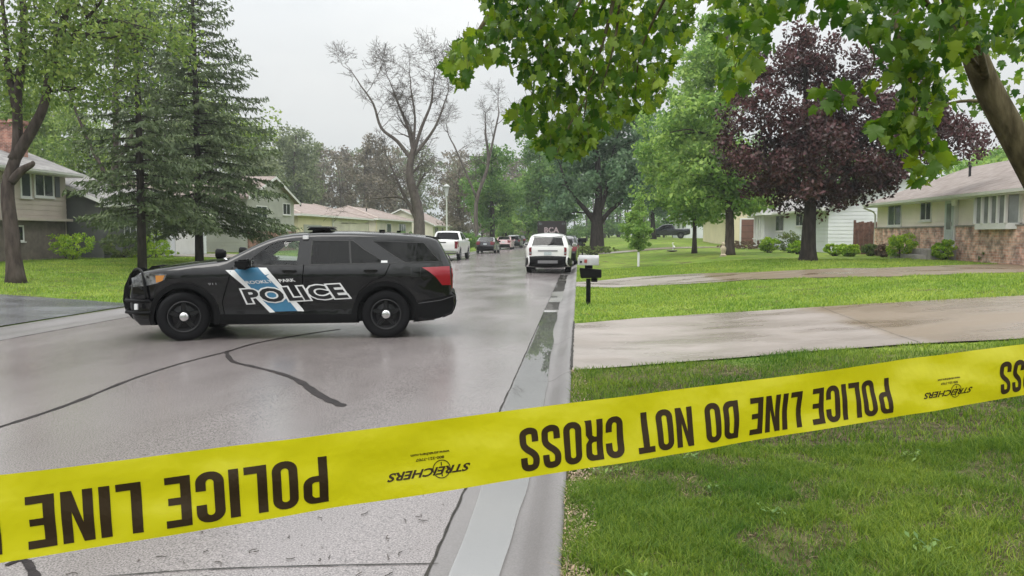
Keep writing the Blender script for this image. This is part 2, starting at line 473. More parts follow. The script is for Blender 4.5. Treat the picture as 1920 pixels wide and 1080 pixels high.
def sheet_between(lo, hi, lift, n, k, name, m):
    """sheet over the ground between two edge lines given as world (x, y) lists"""
    lo = [np.array(p[:2]) for p in lo]; hi = [np.array(p[:2]) for p in hi]
    def samp(L_, t):
        s_ = t * (len(L_) - 1); i = min(int(s_), len(L_) - 2); return L_[i] + (L_[i + 1] - L_[i]) * (s_ - i)
    def fn(u, v):
        p = samp(lo, u) * (1 - v) + samp(hi, u) * v
        return (p[0], p[1], float(hgt(p[0], p[1])) + lift + 0.05 * (float(vnoise(p[0], p[1], 2.2, 5)) - .5) * min(1, max(0, min(abs(p[0] - CURB_R), abs(p[0] - CURB_L)) / 2)) * (1 if abs(p[0] + 4.9) > 5.1 else 0))
    b = MB().grid(fn, n, k)
    return tag(b.build(name, m, smooth=True, recalc=True), kind='structure')
def gpts(L_): return [on_ground(*p)[:2] for p in L_]
d1lo = gpts([(1079, 697), (1200, 688), (1300, 680), (1500, 664), (1700, 649), (1900, 640)]); d1hi = gpts([(1080, 609), (1200, 598), (1300, 590), (1500, 578), (1700, 566), (1900, 556)])
d1lo[0] = (CURB_R + .012, d1lo[0][1]); d1hi[0] = (CURB_R + .012, d1hi[0][1])
d1lo.append((16.0, d1lo[-1][1] + .5)); d1hi.append((16.0, d1hi[-1][1] + .8))
sheet_between(d1lo, d1hi, .022, 50, 12, 'driveway', M_DRIVE)
d2lo = gpts([(1085, 539), (1160, 540), (1300, 533), (1400, 525), (1671, 519), (1914, 509)]); d2hi = gpts([(1085, 530), (1193, 520), (1300, 515), (1400, 512), (1644, 504), (1806, 496)])
d2lo[0] = (CURB_R + .012, d2lo[0][1]); d2hi[0] = (CURB_R + .012, d2hi[0][1])
d2lo[-1] = (15.4, d2lo[-1][1]); d2hi[-1] = (15.4, d2hi[-1][1] + .5)
sheet_between(d2lo, d2hi, .022, 40, 8, 'driveway', M_DRIVE)
# far right path and left drives
sheet_between([(.0, 60), (8, 61), (16, 62)], [(.0, 63), (8, 64), (16, 65)], .03, 20, 4, 'driveway', M_DRIVE)
d3lo = [(-9.74, 7.2), (-12, 7.4), (-16, 7.6), (-26, 8)]; d3hi = gpts([(232, 571), (160, 564), (80, 557), (0, 553)])
d3hi[0] = (-9.74, d3hi[0][1]); d3hi = [d3hi[0], d3hi[1], d3hi[3], (-26, d3hi[-1][1] + 1.2)]
sheet_between(d3lo, d3hi, .02, 30, 14, 'driveway', M_BLACKTOP)
sheet_between([(-9.74, 39), (-16, 39.5), (-23, 40)], [(-9.74, 44), (-16, 45), (-23, 46)], .03, 20, 6, 'driveway', M_DRIVE)

# puddle lying in the right-hand gutter
rng = random.Random(4)
pl, pr = [], []
for i in range(0, 150):
    y = 2.2 + i * .2
    wob = .05 * (vnoise(y, 1, 1.7, 3) - .5) + .018 * (vnoise(y, 7, .45, 8) - .5)
    wl = SEAM_R + .02 + .10 * ss((7.0 - y) / 3) + wob * .5
    wr = -.345 + wob * 1.4 - .09 * ss((y - 8) / 7)
    if y > 14: wr -= .0; wl -= .03
    pl.append((float(wl), y)); pr.append((float(wr), y))
pb = MB().grid(lambda u, v: ((pl if u < .5 else pr)[round(v * 149)][0] if u in (0, 1) else (pl[round(v * 149)][0] * (1 - u) + pr[round(v * 149)][0] * u), pl[round(v * 149)][1], .0045), 4, 149)
tag(pb.build('water', M_WATER, smooth=True, recalc=False), kind='structure')
# standing water at the left drive
lp = [(-14.6 + 1.5 * math.cos(t) * (1 + .25 * math.sin(3 * t)), 14.6 + .8 * math.sin(t) * (1 + .2 * math.cos(2 * t))) for t in np.linspace(0, 2 * math.pi, 40)[:-1]]
V_, F_ = fill([lp], .25)
tag(MB().add([(x, y, float(hgt(x, y)) + .032) for x, y in V_], F_).build('water', M_WATER, smooth=True, recalc=False), kind='structure')

# sealed cracks, joints
def road_z(x): 
    u = (x - SEAM_L) / (SEAM_R - SEAM_L); return 0.03 * (1 - (2 * u - 1) ** 2)
def crack(px, w, name='crack_sealant', m=M_TAR, seed=0):
    P = [at_z(x, y, .02)[:2] for x, y in px]; P = smooth_path(P, 8)
    rs = random.Random(seed)
    if not hasattr(w, '__len__'): w = [w, w]
    W_ = [(w[0] + (w[-1] - w[0]) * i / (len(P) - 1)) * rs.uniform(.7, 1.25) for i in range(len(P))]
    W_[0] *= .4; W_[-1] *= .3
    Lp = stroke(P, W_); n = len(P)
    b = MB(); b.v = [(x, y, max(0, road_z(x)) + .004) for x, y in Lp]; b.f = [(i, i + 1, 2 * n - 2 - i, 2 * n - 1 - i) for i in range(n - 1)]
    return tag(b.build(name, m, recalc=False), kind='structure')
crack([(-160, 850), (0, 803), (130, 760), (250, 712), (340, 683), (425, 661), (480, 645), (560, 630), (640, 618)], .055, seed=1)
crack([(424, 662), (436, 679), (470, 688), (520, 700), (560, 715), (600, 742), (645, 762)], [.06, .10], seed=2)
crack([(10, 1062), (45, 1052), (62, 1075), (90, 1130)], [.03, .05], seed=3)
crack([(150, 1085), (300, 1072), (420, 1064), (620, 1056), (822, 1050)], [.008, .012], seed=4, name='road_crack', m=M_JOINT)
def strip(px0, px1, w, z, name='joint'):
    a, b_ = px0, px1
    P = [(a[0] + (b_[0] - a[0]) * t + .004 * rng.uniform(-1, 1), a[1] + (b_[1] - a[1]) * t + .004 * rng.uniform(-1, 1)) for t in np.linspace(0, 1, max(3, int(math.hypot(b_[0] - a[0], b_[1] - a[1]) / .12)))]
    Lp = stroke(P, [w * rng.uniform(.6, 1.3) for _ in P]); n = len(P)
    b = MB(); b.v = [(x, y, z(x, y) if callable(z) else z) for x, y in Lp]; b.f = [(i, i + 1, 2 * n - 2 - i, 2 * n - 1 - i) for i in range(n - 1)]
    return b
jb = strip((SEAM_R, 0), (SEAM_R, 60), .016, .004)
t_ = strip((CURB_R + .005, 8.9), (CURB_R + .005, 13.7), .03, .128); jb.add(t_.v, t_.f)
def cz(x, y):
    cp = curb_prof(1)
    for (a, za), (b_, zb) in zip(cp[:8], cp[1:9]):
        if a <= x <= b_: return za + (zb - za) * (x - a) / (b_ - a) + .003
    return .105
for yy in [2.62, 5.7, 8.7, 11.7, 14.7, 17.7, 20.7, 24, 27, 30]:
    t_ = MB()
    cp = [(SEAM_R + .01, 0)] + [(x, z) for x, z in curb_prof(1)[1:9]]
    for k in range(len(cp) - 1):
        (a, za), (b_, zb) = cp[k], cp[k + 1]
        t_.quad((a, yy - .005 + k * .004, za + .003), (b_, yy - .005 + (k + 1) * .004, zb + .003), (b_, yy + .004 + (k + 1) * .004, zb + .003), (a, yy + .004 + k * .004, za + .003))
    jb.add(t_.v, t_.f)
t_ = strip((SEAM_L, 0), (SEAM_L, 80), .03, .004); jb.add(t_.v, t_.f)
tag(jb.build('road_joint', M_JOINT, recalc=False), kind='structure')

def drive_joint(x):
    l1, h1 = np.interp(x, [p[0] for p in d1lo], [p[1] for p in d1lo]), np.interp(x, [p[0] for p in d1hi], [p[1] for p in d1hi])
    b = strip((x, float(l1) + .02), (x + .25, float(h1) - .02), .009, lambda a, c: float(hgt(a, c)) + .028 + 0.05 * (float(vnoise(a, c, 2.2, 5)) - .5) * min(1, max(0, abs(a - CURB_R) / 2))); return b
jb = drive_joint(4.15)
for x_ in (8.4,): t_ = drive_joint(x_); jb.add(t_.v, t_.f)
tag(jb.build('road_joint', mat('driveway_joint', (.10, .085, .065), .8, var=.3, scale=8), recalc=False), kind='structure')
# ------------------------------------------------------------------ grass blades, litter (stuff)
RS = np.random.RandomState(11)
def in_poly_y(x, lo, hi):
    lx = [p[0] for p in lo]; ly = [p[1] for p in lo]; hx = [p[0] for p in hi]; hy = [p[1] for p in hi]
    return np.interp(x, lx, ly), np.interp(x, hx, hy)
def blades(n, xr, yr, dens, h, w, name, m, keep, lean=.5):
    x = RS.uniform(*xr, n); y = RS.uniform(*yr, n)
    k = dens(x, y) > RS.rand(n); k &= keep(x, y); x, y = x[k], y[k]; n = len(x)
    z = hgt(x, y) + 0.05 * (vnoise(x, y, 2.2, 5) - .5) * np.clip(np.minimum(abs(x - CURB_R), abs(x - CURB_L)) / 2, 0, 1) - .008
    a = RS.uniform(0, 2 * np.pi, n); hh = h * RS.uniform(.45, 1.25, n) * (.35 + 1.0 * vnoise(x, y, .5, 21) + .45 * vnoise(x, y, .13, 22)); ww = w * RS.uniform(.6, 1.3, n)
    la = RS.uniform(0, 2 * np.pi, n); ll = hh * lean * RS.rand(n) * 1.6
    dx, dy = np.cos(a) * ww / 2, np.sin(a) * ww / 2
    V = np.empty((n, 5, 3))
    V[:, 0] = np.stack([x - dx, y - dy, z], 1); V[:, 1] = np.stack([x + dx, y + dy, z], 1)
    mx_, my_ = x + np.cos(la) * ll * .35, y + np.sin(la) * ll * .35
    V[:, 2] = np.stack([mx_ + dx * .8, my_ + dy * .8, z + hh * .6], 1); V[:, 3] = np.stack([mx_ - dx * .8, my_ - dy * .8, z + hh * .6], 1)
    V[:, 4] = np.stack([x + np.cos(la) * ll, y + np.sin(la) * ll, z + hh * .95], 1)
    b = np.arange(n)[:, None] * 5
    F = np.concatenate([b + [0, 1, 2], b + [0, 2, 3], b + [3, 2, 4]], 0)
    return tag(np_mesh(name, V.reshape(-1, 3), F, m), kind='stuff')
M_GRASS = mat('shaded_grass_blade', (0.075, 0.155, 0.020), .55, col2=(0.175, 0.255, 0.040), scale=.8, island=.45, transl=.35, spec=.25, detail=5)  # near lawn: the maple's shade is put into darker blade colours
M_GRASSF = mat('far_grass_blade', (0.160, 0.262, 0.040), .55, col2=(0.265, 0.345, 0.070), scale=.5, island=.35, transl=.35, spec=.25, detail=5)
M_WEED = mat('weed_leaf', (0.13, 0.22, 0.045), .6, island=.35, transl=.2)
M_THATCH = mat('dry_thatch', (0.20, 0.165, 0.09), .9, island=.5)
def free_right(x, y):
    l1, h1 = in_poly_y(x, d1lo, d1hi); l2, h2 = in_poly_y(x, d2lo, d2hi)
    e = .04 * vnoise(x, y, .1, 2)
    return ~((y > l1 + e) & (y < h1 - e)) & ~((y > l2 + e) & (y < h2 - e)) & (x > CURB_R + .02)
def soil(x, y):
    return np.clip((.595 - (vnoise(x, y, .55, 31) * .55 + vnoise(x, y, .17, 32) * .45)) * 6, .2, 1)
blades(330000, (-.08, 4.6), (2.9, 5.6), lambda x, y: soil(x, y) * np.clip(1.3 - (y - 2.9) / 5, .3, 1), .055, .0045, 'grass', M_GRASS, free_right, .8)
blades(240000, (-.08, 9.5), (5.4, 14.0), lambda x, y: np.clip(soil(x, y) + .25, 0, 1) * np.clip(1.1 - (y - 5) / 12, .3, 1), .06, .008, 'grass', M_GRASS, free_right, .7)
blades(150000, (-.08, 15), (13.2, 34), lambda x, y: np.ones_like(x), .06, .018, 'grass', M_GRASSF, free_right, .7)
def free_left(x, y):
    l3, h3 = in_poly_y(-x, [(-p[0], p[1]) for p in d3lo], [(-p[0], p[1]) for p in d3hi])
    return ~((y > l3) & (y < h3)) & (x < CURB_L - .02) & ~((y > 39) & (y < 46))
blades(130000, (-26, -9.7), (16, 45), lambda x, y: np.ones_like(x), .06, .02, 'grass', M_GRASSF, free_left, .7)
blades(90000, (-.07, 5.5), (2.9, 9), lambda x, y: np.clip(1.1 - soil(x, y), .05, 1), .03, .006, 'dry_grass', M_THATCH, free_right, 2.5)
# broad-leaved weeds among the grass
def leaf_bits(n, x, y, z, size, name, m, flat=.25, kind='stuff', asp=.5):
    a = RS.uniform(0, 2 * np.pi, n); s_ = size * RS.uniform(.5, 1.4, n)
    t = RS.uniform(-flat, flat, n); c, s2 = np.cos(a), np.sin(a)
    V = np.empty((n, 4, 3)); pts = [(-1, 0), (0, -asp), (1, 0), (0, asp)]
    for i, (u, v) in enumerate(pts):
        V[:, i, 0] = x + (c * u - s2 * v) * s_; V[:, i, 1] = y + (s2 * u + c * v) * s_; V[:, i, 2] = z + t * u * s_ + RS.uniform(0, .3, n) * s_ * (i % 2)
    F = (np.arange(n)[:, None] * 4 + np.arange(4)[None])
    return tag(np_mesh(name, V.reshape(-1, 3), F, m), kind=kind)
nw = 26; wx = RS.uniform(.1, 4, nw); wy = RS.uniform(1.8, 7, nw)
k_ = free_right(wx, wy); wx, wy = np.repeat(wx[k_], 16), np.repeat(wy[k_], 16)
wx = wx + RS.normal(0, .035, len(wx)); wy = wy + RS.normal(0, .035, len(wy))
leaf_bits(len(wx), wx, wy, hgt(wx, wy) + RS.uniform(.02, .06, len(wx)), .017, 'weeds', M_WEED, .8)
# seeds and husks along the kerb and on the road
M_HUSK = mat('seed_husk', (0.33, 0.25, 0.17), .8, island=.5); M_TWIG = mat('dark_twig_bits', (0.05, 0.04, 0.032), .6, island=.4)
n = 7000; y = 2.9 + 9 * RS.rand(n) ** 1.6; x = CURB_R + .035 + np.abs(RS.normal(0, .07, n)) - .03 * RS.rand(n); x += .04 * (vnoise(y, 2, .3, 6) - .4)
k_ = free_right(np.maximum(x, CURB_R + .03), y); x, y = x[k_], y[k_]
leaf_bits(len(x), x, y, np.where(x > CURB_R, .115, .106) + RS.rand(len(x)) * .012, .009, 'leaf_litter', M_HUSK, .9)
n = 1500; y = 2.9 + 9 * RS.rand(n) ** 1.7; x = SEAM_R - .06 - np.abs(RS.normal(0, 1.2, n)); x = np.maximum(x, -4)
uu = (x - SEAM_L) / (SEAM_R - SEAM_L)
leaf_bits(n, x, y, .03 * (1 - (2 * uu - 1) ** 2) + .004, .007, 'leaf_litter', M_TWIG, .15, asp=.3)
tb = MB()
for i in range(75):
    y0 = 3.3 + 2.6 * rng.random() ** 1.6; x0 = -.8 - 2.6 * rng.random() ** 1.3; a = rng.uniform(0, 3.1); l_ = rng.uniform(.008, .034); cv = rng.uniform(-.8, .8)
    P = [(x0 + math.cos(a + cv * t) * l_ * t, y0 + math.sin(a + cv * t) * l_ * t, road_z(x0) + .006) for t in (-1, -.5, 0, .5, 1)]
    tb.tube(P, .0022, 5)
tag(tb.build('twig_litter', M_TWIG), kind='stuff')
# ================================================================== VEHICLES
M_BLACKPAINT = mat('black_paint', (0.0035, 0.0035, 0.0045), .35, coat=1.0, spec=.02)
M_WHITEPAINT = mat('white_paint', (0.72, 0.72, 0.71), .3, coat=.8)
M_PLAST = mat('black_plastic', (0.006, 0.006, 0.0065), .45, spec=.10)
M_DARK = mat('dark_interior', (0.012, 0.012, 0.013), .8)
M_TYRE = mat('tyre_rubber', (0.008, 0.008, 0.009), .7, spec=.12)
M_CHROME = mat('chrome', (0.62, 0.62, 0.62), .13, metal=1)
M_STEEL = mat('black_steel', (0.008, 0.008, 0.009), .35, spec=.35)
M_RIMEDGE = mat('worn_rim_edge', (0.04, 0.04, 0.042), .35)
M_RED = mat('red_lens', (0.24, 0.005, 0.015), .15, coat=.5)
M_REDD = mat('dark_red_lens', (0.14, 0.004, 0.012), .2, coat=.3)
M_AMBER = mat('amber_lens', (0.55, 0.22, 0.03), .12, coat=1)
M_LENS = mat('clear_lens', (0.20, 0.21, 0.22), .12, metal=.5, coat=.6, var=.7, scale=14)
M_GLASSF = glass('clear_car_glass', (.78, .88, .85)); M_GLASSD = glass('tinted_car_glass', (.05, .052, .055), .05, 1.42)
M_SEAL = mat('window_seal', (0.008, 0.008, 0.008), .45)
M_GREY = mat('grey_trim', (0.20, 0.20, 0.21), .4)
M_PLATE = mat('licence_plate', (0.45, 0.5, 0.52), .4, var=.3, scale=40)

M_GAP = mat('panel_gap', (0.001, 0.001, 0.001), .9, spec=0)
class Body:
    """car shell: a side outline with wheel arches, blown out sideways by hw(x, z)"""
    def __init__(s, top, arches, zs, W, belt, tumble, nose, tail, r=.05, crown=.04, endz=None):
        s.W, s.belt, s.tumble, s.nose, s.tail, s.crown = W, belt, tumble, nose, tail, crown
        s.top = top                     # from front bottom over the roof to rear bottom
        lp = list(top); nt = len(top)
        for (ax, az, ar) in sorted(arches, key=lambda a: a[0]):       # rear arch first (x negative)
            dz = zs - az; dx = math.sqrt(max(ar * ar - dz * dz, .01))
            a0 = math.atan2(dz, -dx); a1 = math.atan2(dz, dx)
            a0 = a0 + 2 * math.pi if a0 < 0 else a0
            for k in range(15):
                t = a0 + (a1 - a0) * k / 14
                lp.append((ax + ar * math.cos(t), az + ar * math.sin(t)))
        s.loop = lp; s.nt = nt; s.r = r
        s.nrm = s._normals(lp)
    def _normals(s, lp):
        n = len(lp); out = []
        area = sum(lp[i][0] * lp[(i + 1) % n][1] - lp[(i + 1) % n][0] * lp[i][1] for i in range(n))
        sg = 1 if area > 0 else -1
        for i in range(n):
            v = []
            for a, b in ((lp[i - 1], lp[i]), (lp[i], lp[(i + 1) % n])):
                d = np.array(b) - np.array(a); d /= np.linalg.norm(d) + 1e-9; v.append(np.array([d[1], -d[0]]) * sg)
            q = v[0] + v[1]; q /= np.linalg.norm(q) + 1e-9; out.append(q)
        return out
    def hw(s, x, z):
        w = s.W
        w += .014 * math.exp(-((z - s.belt + .15) / .05) ** 2) - .016 * math.exp(-((z - .52) / .12) ** 2)
        if z < .32: w -= (.32 - z) * .22
        if z > s.belt: w -= .038 + (z - s.belt) * s.tumble
        elif z > s.belt - .09: w -= .038 * (z - s.belt + .09) / .09
        (nx, na, np_), (tx, ta, tp) = s.nose, s.tail
        if x > nx: w *= 1 - na * ((x - nx) / np_) ** 2
        if x < tx: w *= 1 - ta * ((tx - x) / tp) ** 2
        return w
    def S(s, i, t):
        """top strip point: i index along the outline (float), t in -1..1 across"""
        n = len(s.loop); i0 = int(math.floor(i)) % n; i1 = (i0 + 1) % n; fr = i - math.floor(i)
        P = np.array(s.loop[i0]) * (1 - fr) + np.array(s.loop[i1]) * fr
        N_ = s.nrm[i0] * (1 - fr) + s.nrm[i1] * fr; N_ /= np.linalg.norm(N_)
        ye = s.hw(*P) - s.r
        c = s.crown * (1 - t * t) if (i <= s.nt - 1) else 0
        return np.array([P[0] + N_[0] * c, ye * t, P[1] + N_[1] * c]), N_
    def shell(s, name, m, parent, holes, glassr=(), step=.11):
        mb = MB(); n = len(s.loop); T = [-1, -.9, -.62, -.3, 0, .3, .62, .9, 1]
        idx = {}
        for i in range(n):
            for j, t in enumerate(T): idx[i, j] = len(mb.v); mb.v.append(tuple(s.S(i, t)[0]))
        for i in range(n):
            for j in range(len(T) - 1):
                if any(a <= i < b for a, b in glassr) and 1 <= j <= 6: continue
                k = (i + 1) % n; mb.f.append((idx[i, j], idx[k, j], idx[k, j + 1], idx[i, j + 1]))
        rings = []
        for ph in (0, 30, 60, 90):
            d = s.r * (1 - math.cos(R(ph))); h = s.r * (1 - math.sin(R(ph)))
            rings.append([(p[0] - q[0] * d, p[1] - q[1] * d, h) for p, q in zip(s.loop, s.nrm)])
        V, Fc = fill([[(p[0], p[1]) for p in rings[-1]]] + holes, step)
        for sg in (1, -1):
            prev = [idx[i, 8 if sg > 0 else 0] for i in range(n)]
            for rg in rings[1:]:
                cur = []
                for p in rg: cur.append(len(mb.v)); mb.v.append((p[0], sg * (s.hw(p[0], p[1]) - p[2]), p[1]))
                for i in range(n): k = (i + 1) % n; mb.f.append((prev[i], prev[k], cur[k], cur[i]))
                prev = cur
            b = len(mb.v); mb.v += [(p[0], sg * s.hw(p[0], p[1]), p[1]) for p in V]; mb.f += [tuple(b + q for q in f) for f in Fc]
        me = bpy.data.meshes.new(name); me.from_pydata(mb.v, [], mb.f)
        bm = bmesh.new(); bm.from_mesh(me); bmesh.ops.remove_doubles(bm, verts=bm.verts, dist=.0015); bmesh.ops.recalc_face_normals(bm, faces=bm.faces); bm.to_mesh(me); bm.free()
        return link_mesh(name, me, m, parent, True, 38)
    def panel(s, name, loops, m, parent, off=.004, sides=(1, -1), step=.09, thick=0.0, seg=.12):
        V, Fc = fill(loops, step, seg); obs = []
        for sg in sides:
            mb = MB(); mb.add([(x, sg * (s.hw(x, z) + off), z) for x, z in V], Fc)
            if thick:
                for lp in loops:
                    lp = [p for p in lp]; k = len(lp)
                    mb.add([(x, sg * (s.hw(x, z) + off), z) for x, z in lp] + [(x, sg * (s.hw(x, z) + off - thick), z) for x, z in lp], [(i, (i + 1) % k, k + (i + 1) % k, k + i) for i in range(k)])
            o = mb.build(name, m, parent, smooth=True, sharp=40); obs.append(o)
        return obs
    def band(s, name, i0, i1, t0, t1, m, parent, off=.004, ni=6, nj=8, skirt=0.0):
        def fn(u, v):
            p, q = s.S(i0 + (i1 - i0) * u, t0 + (t1 - t0) * v)
            o_ = off if 0 < u < 1 or not skirt else off
            return (p[0] + q[0] * o_, p[1], p[2] + q[1] * o_)
        mb = MB().grid(fn, ni, nj)
        if skirt:
            def edge(pts):
                k = len(pts); a = [pt[0] for pt in pts]; b = [pt[1] for pt in pts]
                mb.add(a + b, [(i, i + 1, k + i + 1, k + i) for i in range(k - 1)])
            def pr(u, v):
                p, q = s.S(i0 + (i1 - i0) * u, t0 + (t1 - t0) * v); return ((p[0] + q[0] * off, p[1], p[2] + q[1] * off), (p[0] - q[0] * skirt, p[1], p[2] - q[1] * skirt))
            for u in (0, 1): edge([pr(u, v / nj) for v in range(nj + 1)])
            for v in (0, 1): edge([pr(u / ni, v) for u in range(ni + 1)])
        return mb.build(name, m, parent, smooth=True, sharp=40)
    def groove(s, name, path, m, parent, w=.008, off=.0025, sides=(1, -1)):
        pts = []
        for a, b in zip(path[:-1], path[1:]):
            k = max(1, int(math.hypot(b[0] - a[0], b[1] - a[1]) / .06)); pts += [(a[0] + (b[0] - a[0]) * t / k, a[1] + (b[1] - a[1]) * t / k) for t in range(k)]
        pts.append(path[-1]); lp = stroke(pts, w); n = len(pts)
        for sg in sides: MB().add([(x, sg * (s.hw(x, z) + off), z) for x, z in lp], [(i, i + 1, 2 * n - 2 - i, 2 * n - 1 - i) for i in range(n - 1)]).build(name, m, parent, recalc=False)

def wheel(parent, x, y, r, w, rim, style='steel', steer=0.0, hub=True):
    """one wheel: a tyre with its rim and cap as sub-parts; y is the outer face"""
    sg = 1 if y > 0 else -1
    o = MB()
    pr = [(r * .60, -w * .98), (r * .70, -w), (r * .88, -w), (r * .97, -w * .93), (r, -w * .8), (r * 1.0, -w * .2), (r * .975, -w * .07), (r * .90, 0.0), (r * .78, .004), (r * .66, -.004), (r * .62, -.02)]
    o.lathe([(a, b * sg) for a, b in pr], 40, 'y', closed=True)
    t = o.build('wheel', M_TYRE, parent, smooth=True, sharp=50)
    t.location = (x, y, r); t.rotation_euler = (0, 0, steer)
    rm = MB()
    R0 = r * .63
    if style == 'steel':
        rm.lathe([(R0, -.012 * sg), (R0 * .93, -.014 * sg), (R0 * .90, -.045 * sg), (R0 * .72, -.085 * sg), (R0 * .40, -.06 * sg), (R0 * .33, -.03 * sg), (.001, -.028 * sg)], 40, 'y')
        rr_ = rm.build('rim', rim, t, smooth=True, sharp=30)
        sp = MB()
        for k in range(5):
            a = 2 * math.pi * k / 5 + .3
            c, s_ = math.cos(a), math.sin(a)
            def q(rad, lat, d): return (c * rad - s_ * lat, -d * sg, s_ * rad + c * lat)
            sp.add([q(R0 * .35, -.035, .03), q(R0 * .35, .035, .03), q(R0 * .9, .022, .035), q(R0 * .9, -.022, .035), q(R0 * .35, -.045, .08), q(R0 * .35, .045, .08), q(R0 * .9, .03, .08), q(R0 * .9, -.03, .08)],
                   [(0, 1, 2, 3), (0, 4, 5, 1), (1, 5, 6, 2), (2, 6, 7, 3), (3, 7, 4, 0)])
        sp.build('spokes', rim, t, bevel=.006)
        ed = MB().lathe([(R0 * .985, .004 * sg), (R0 * .955, .010 * sg), (R0 * .935, -.006 * sg)], 40, 'y').build('rim_edge', M_RIMEDGE, t, smooth=True)
    else:
        rm.lathe([(R0, -.012 * sg), (R0 * .95, -.012 * sg), (R0 * .93, -.07 * sg), (.001, -.07 * sg)], 32, 'y')
        rm.build('rim', M_DARK, t, smooth=True, sharp=30)
        sp = MB()
        sp.lathe([(R0 * .99, -.006 * sg), (R0 * .9, -.006 * sg), (R0 * .9, -.04 * sg)], 32, 'y')
        for k in range(style):
            a = 2 * math.pi * k / style + .3; c, s_ = math.cos(a), math.sin(a)
            def q(rad, lat, d): return (c * rad - s_ * lat, -d * sg, s_ * rad + c * lat)
            sp.add([q(0, -.05, .02), q(0, .05, .02), q(R0 * .93, .025, .012), q(R0 * .93, -.025, .012), q(0, -.05, .05), q(0, .05, .05), q(R0 * .93, .025, .05), q(R0 * .93, -.025, .05)],
                   [(0, 1, 2, 3), (1, 5, 6, 2), (3, 7, 4, 0)])
        sp.build('spokes', rim, t, smooth=True, sharp=30)
    if hub:
        MB().lathe([(.078, -.03 * sg), (.078, .0), (.072, .018 * sg), (.05, .034 * sg), (.022, .042 * sg), (.001, .043 * sg)], 28, 'y').build('hub_cap', M_CHROME, t, smooth=True, sharp=50)
    return t

SUV_TOP = [(2.22, .24), (2.33, .34), (2.375, .50), (2.38, .68), (2.35, .86), (2.28, .99), (2.15, 1.075), (1.95, 1.115), (1.6, 1.165), (1.3, 1.205), (1.05, 1.235), (.90, 1.262),
           (.70, 1.385), (.50, 1.50), (.30, 1.598), (.14, 1.66), (-.1, 1.70), (-.5, 1.722), (-1.0, 1.722), (-1.5, 1.705), (-1.95, 1.675), (-2.25, 1.635), (-2.36, 1.60), (-2.40, 1.555),
           (-2.47, 1.43), (-2.54, 1.29), (-2.60, 1.17), (-2.625, 1.10), (-2.63, .95), (-2.625, .80), (-2.63, .71), (-2.68, .68), (-2.69, .55), (-2.67, .46), (-2.62, .38), (-2.42, .31), (-2.2, .27)]
fz = lambda z: z if z < 1.2 else 1.2 + (z - 1.2) * .90
fx = lambda x: x if x > -2.2 else -2.2 + (x + 2.2) * .88
SUV_TOP = [(fx(x), fz(z)) for x, z in SUV_TOP]
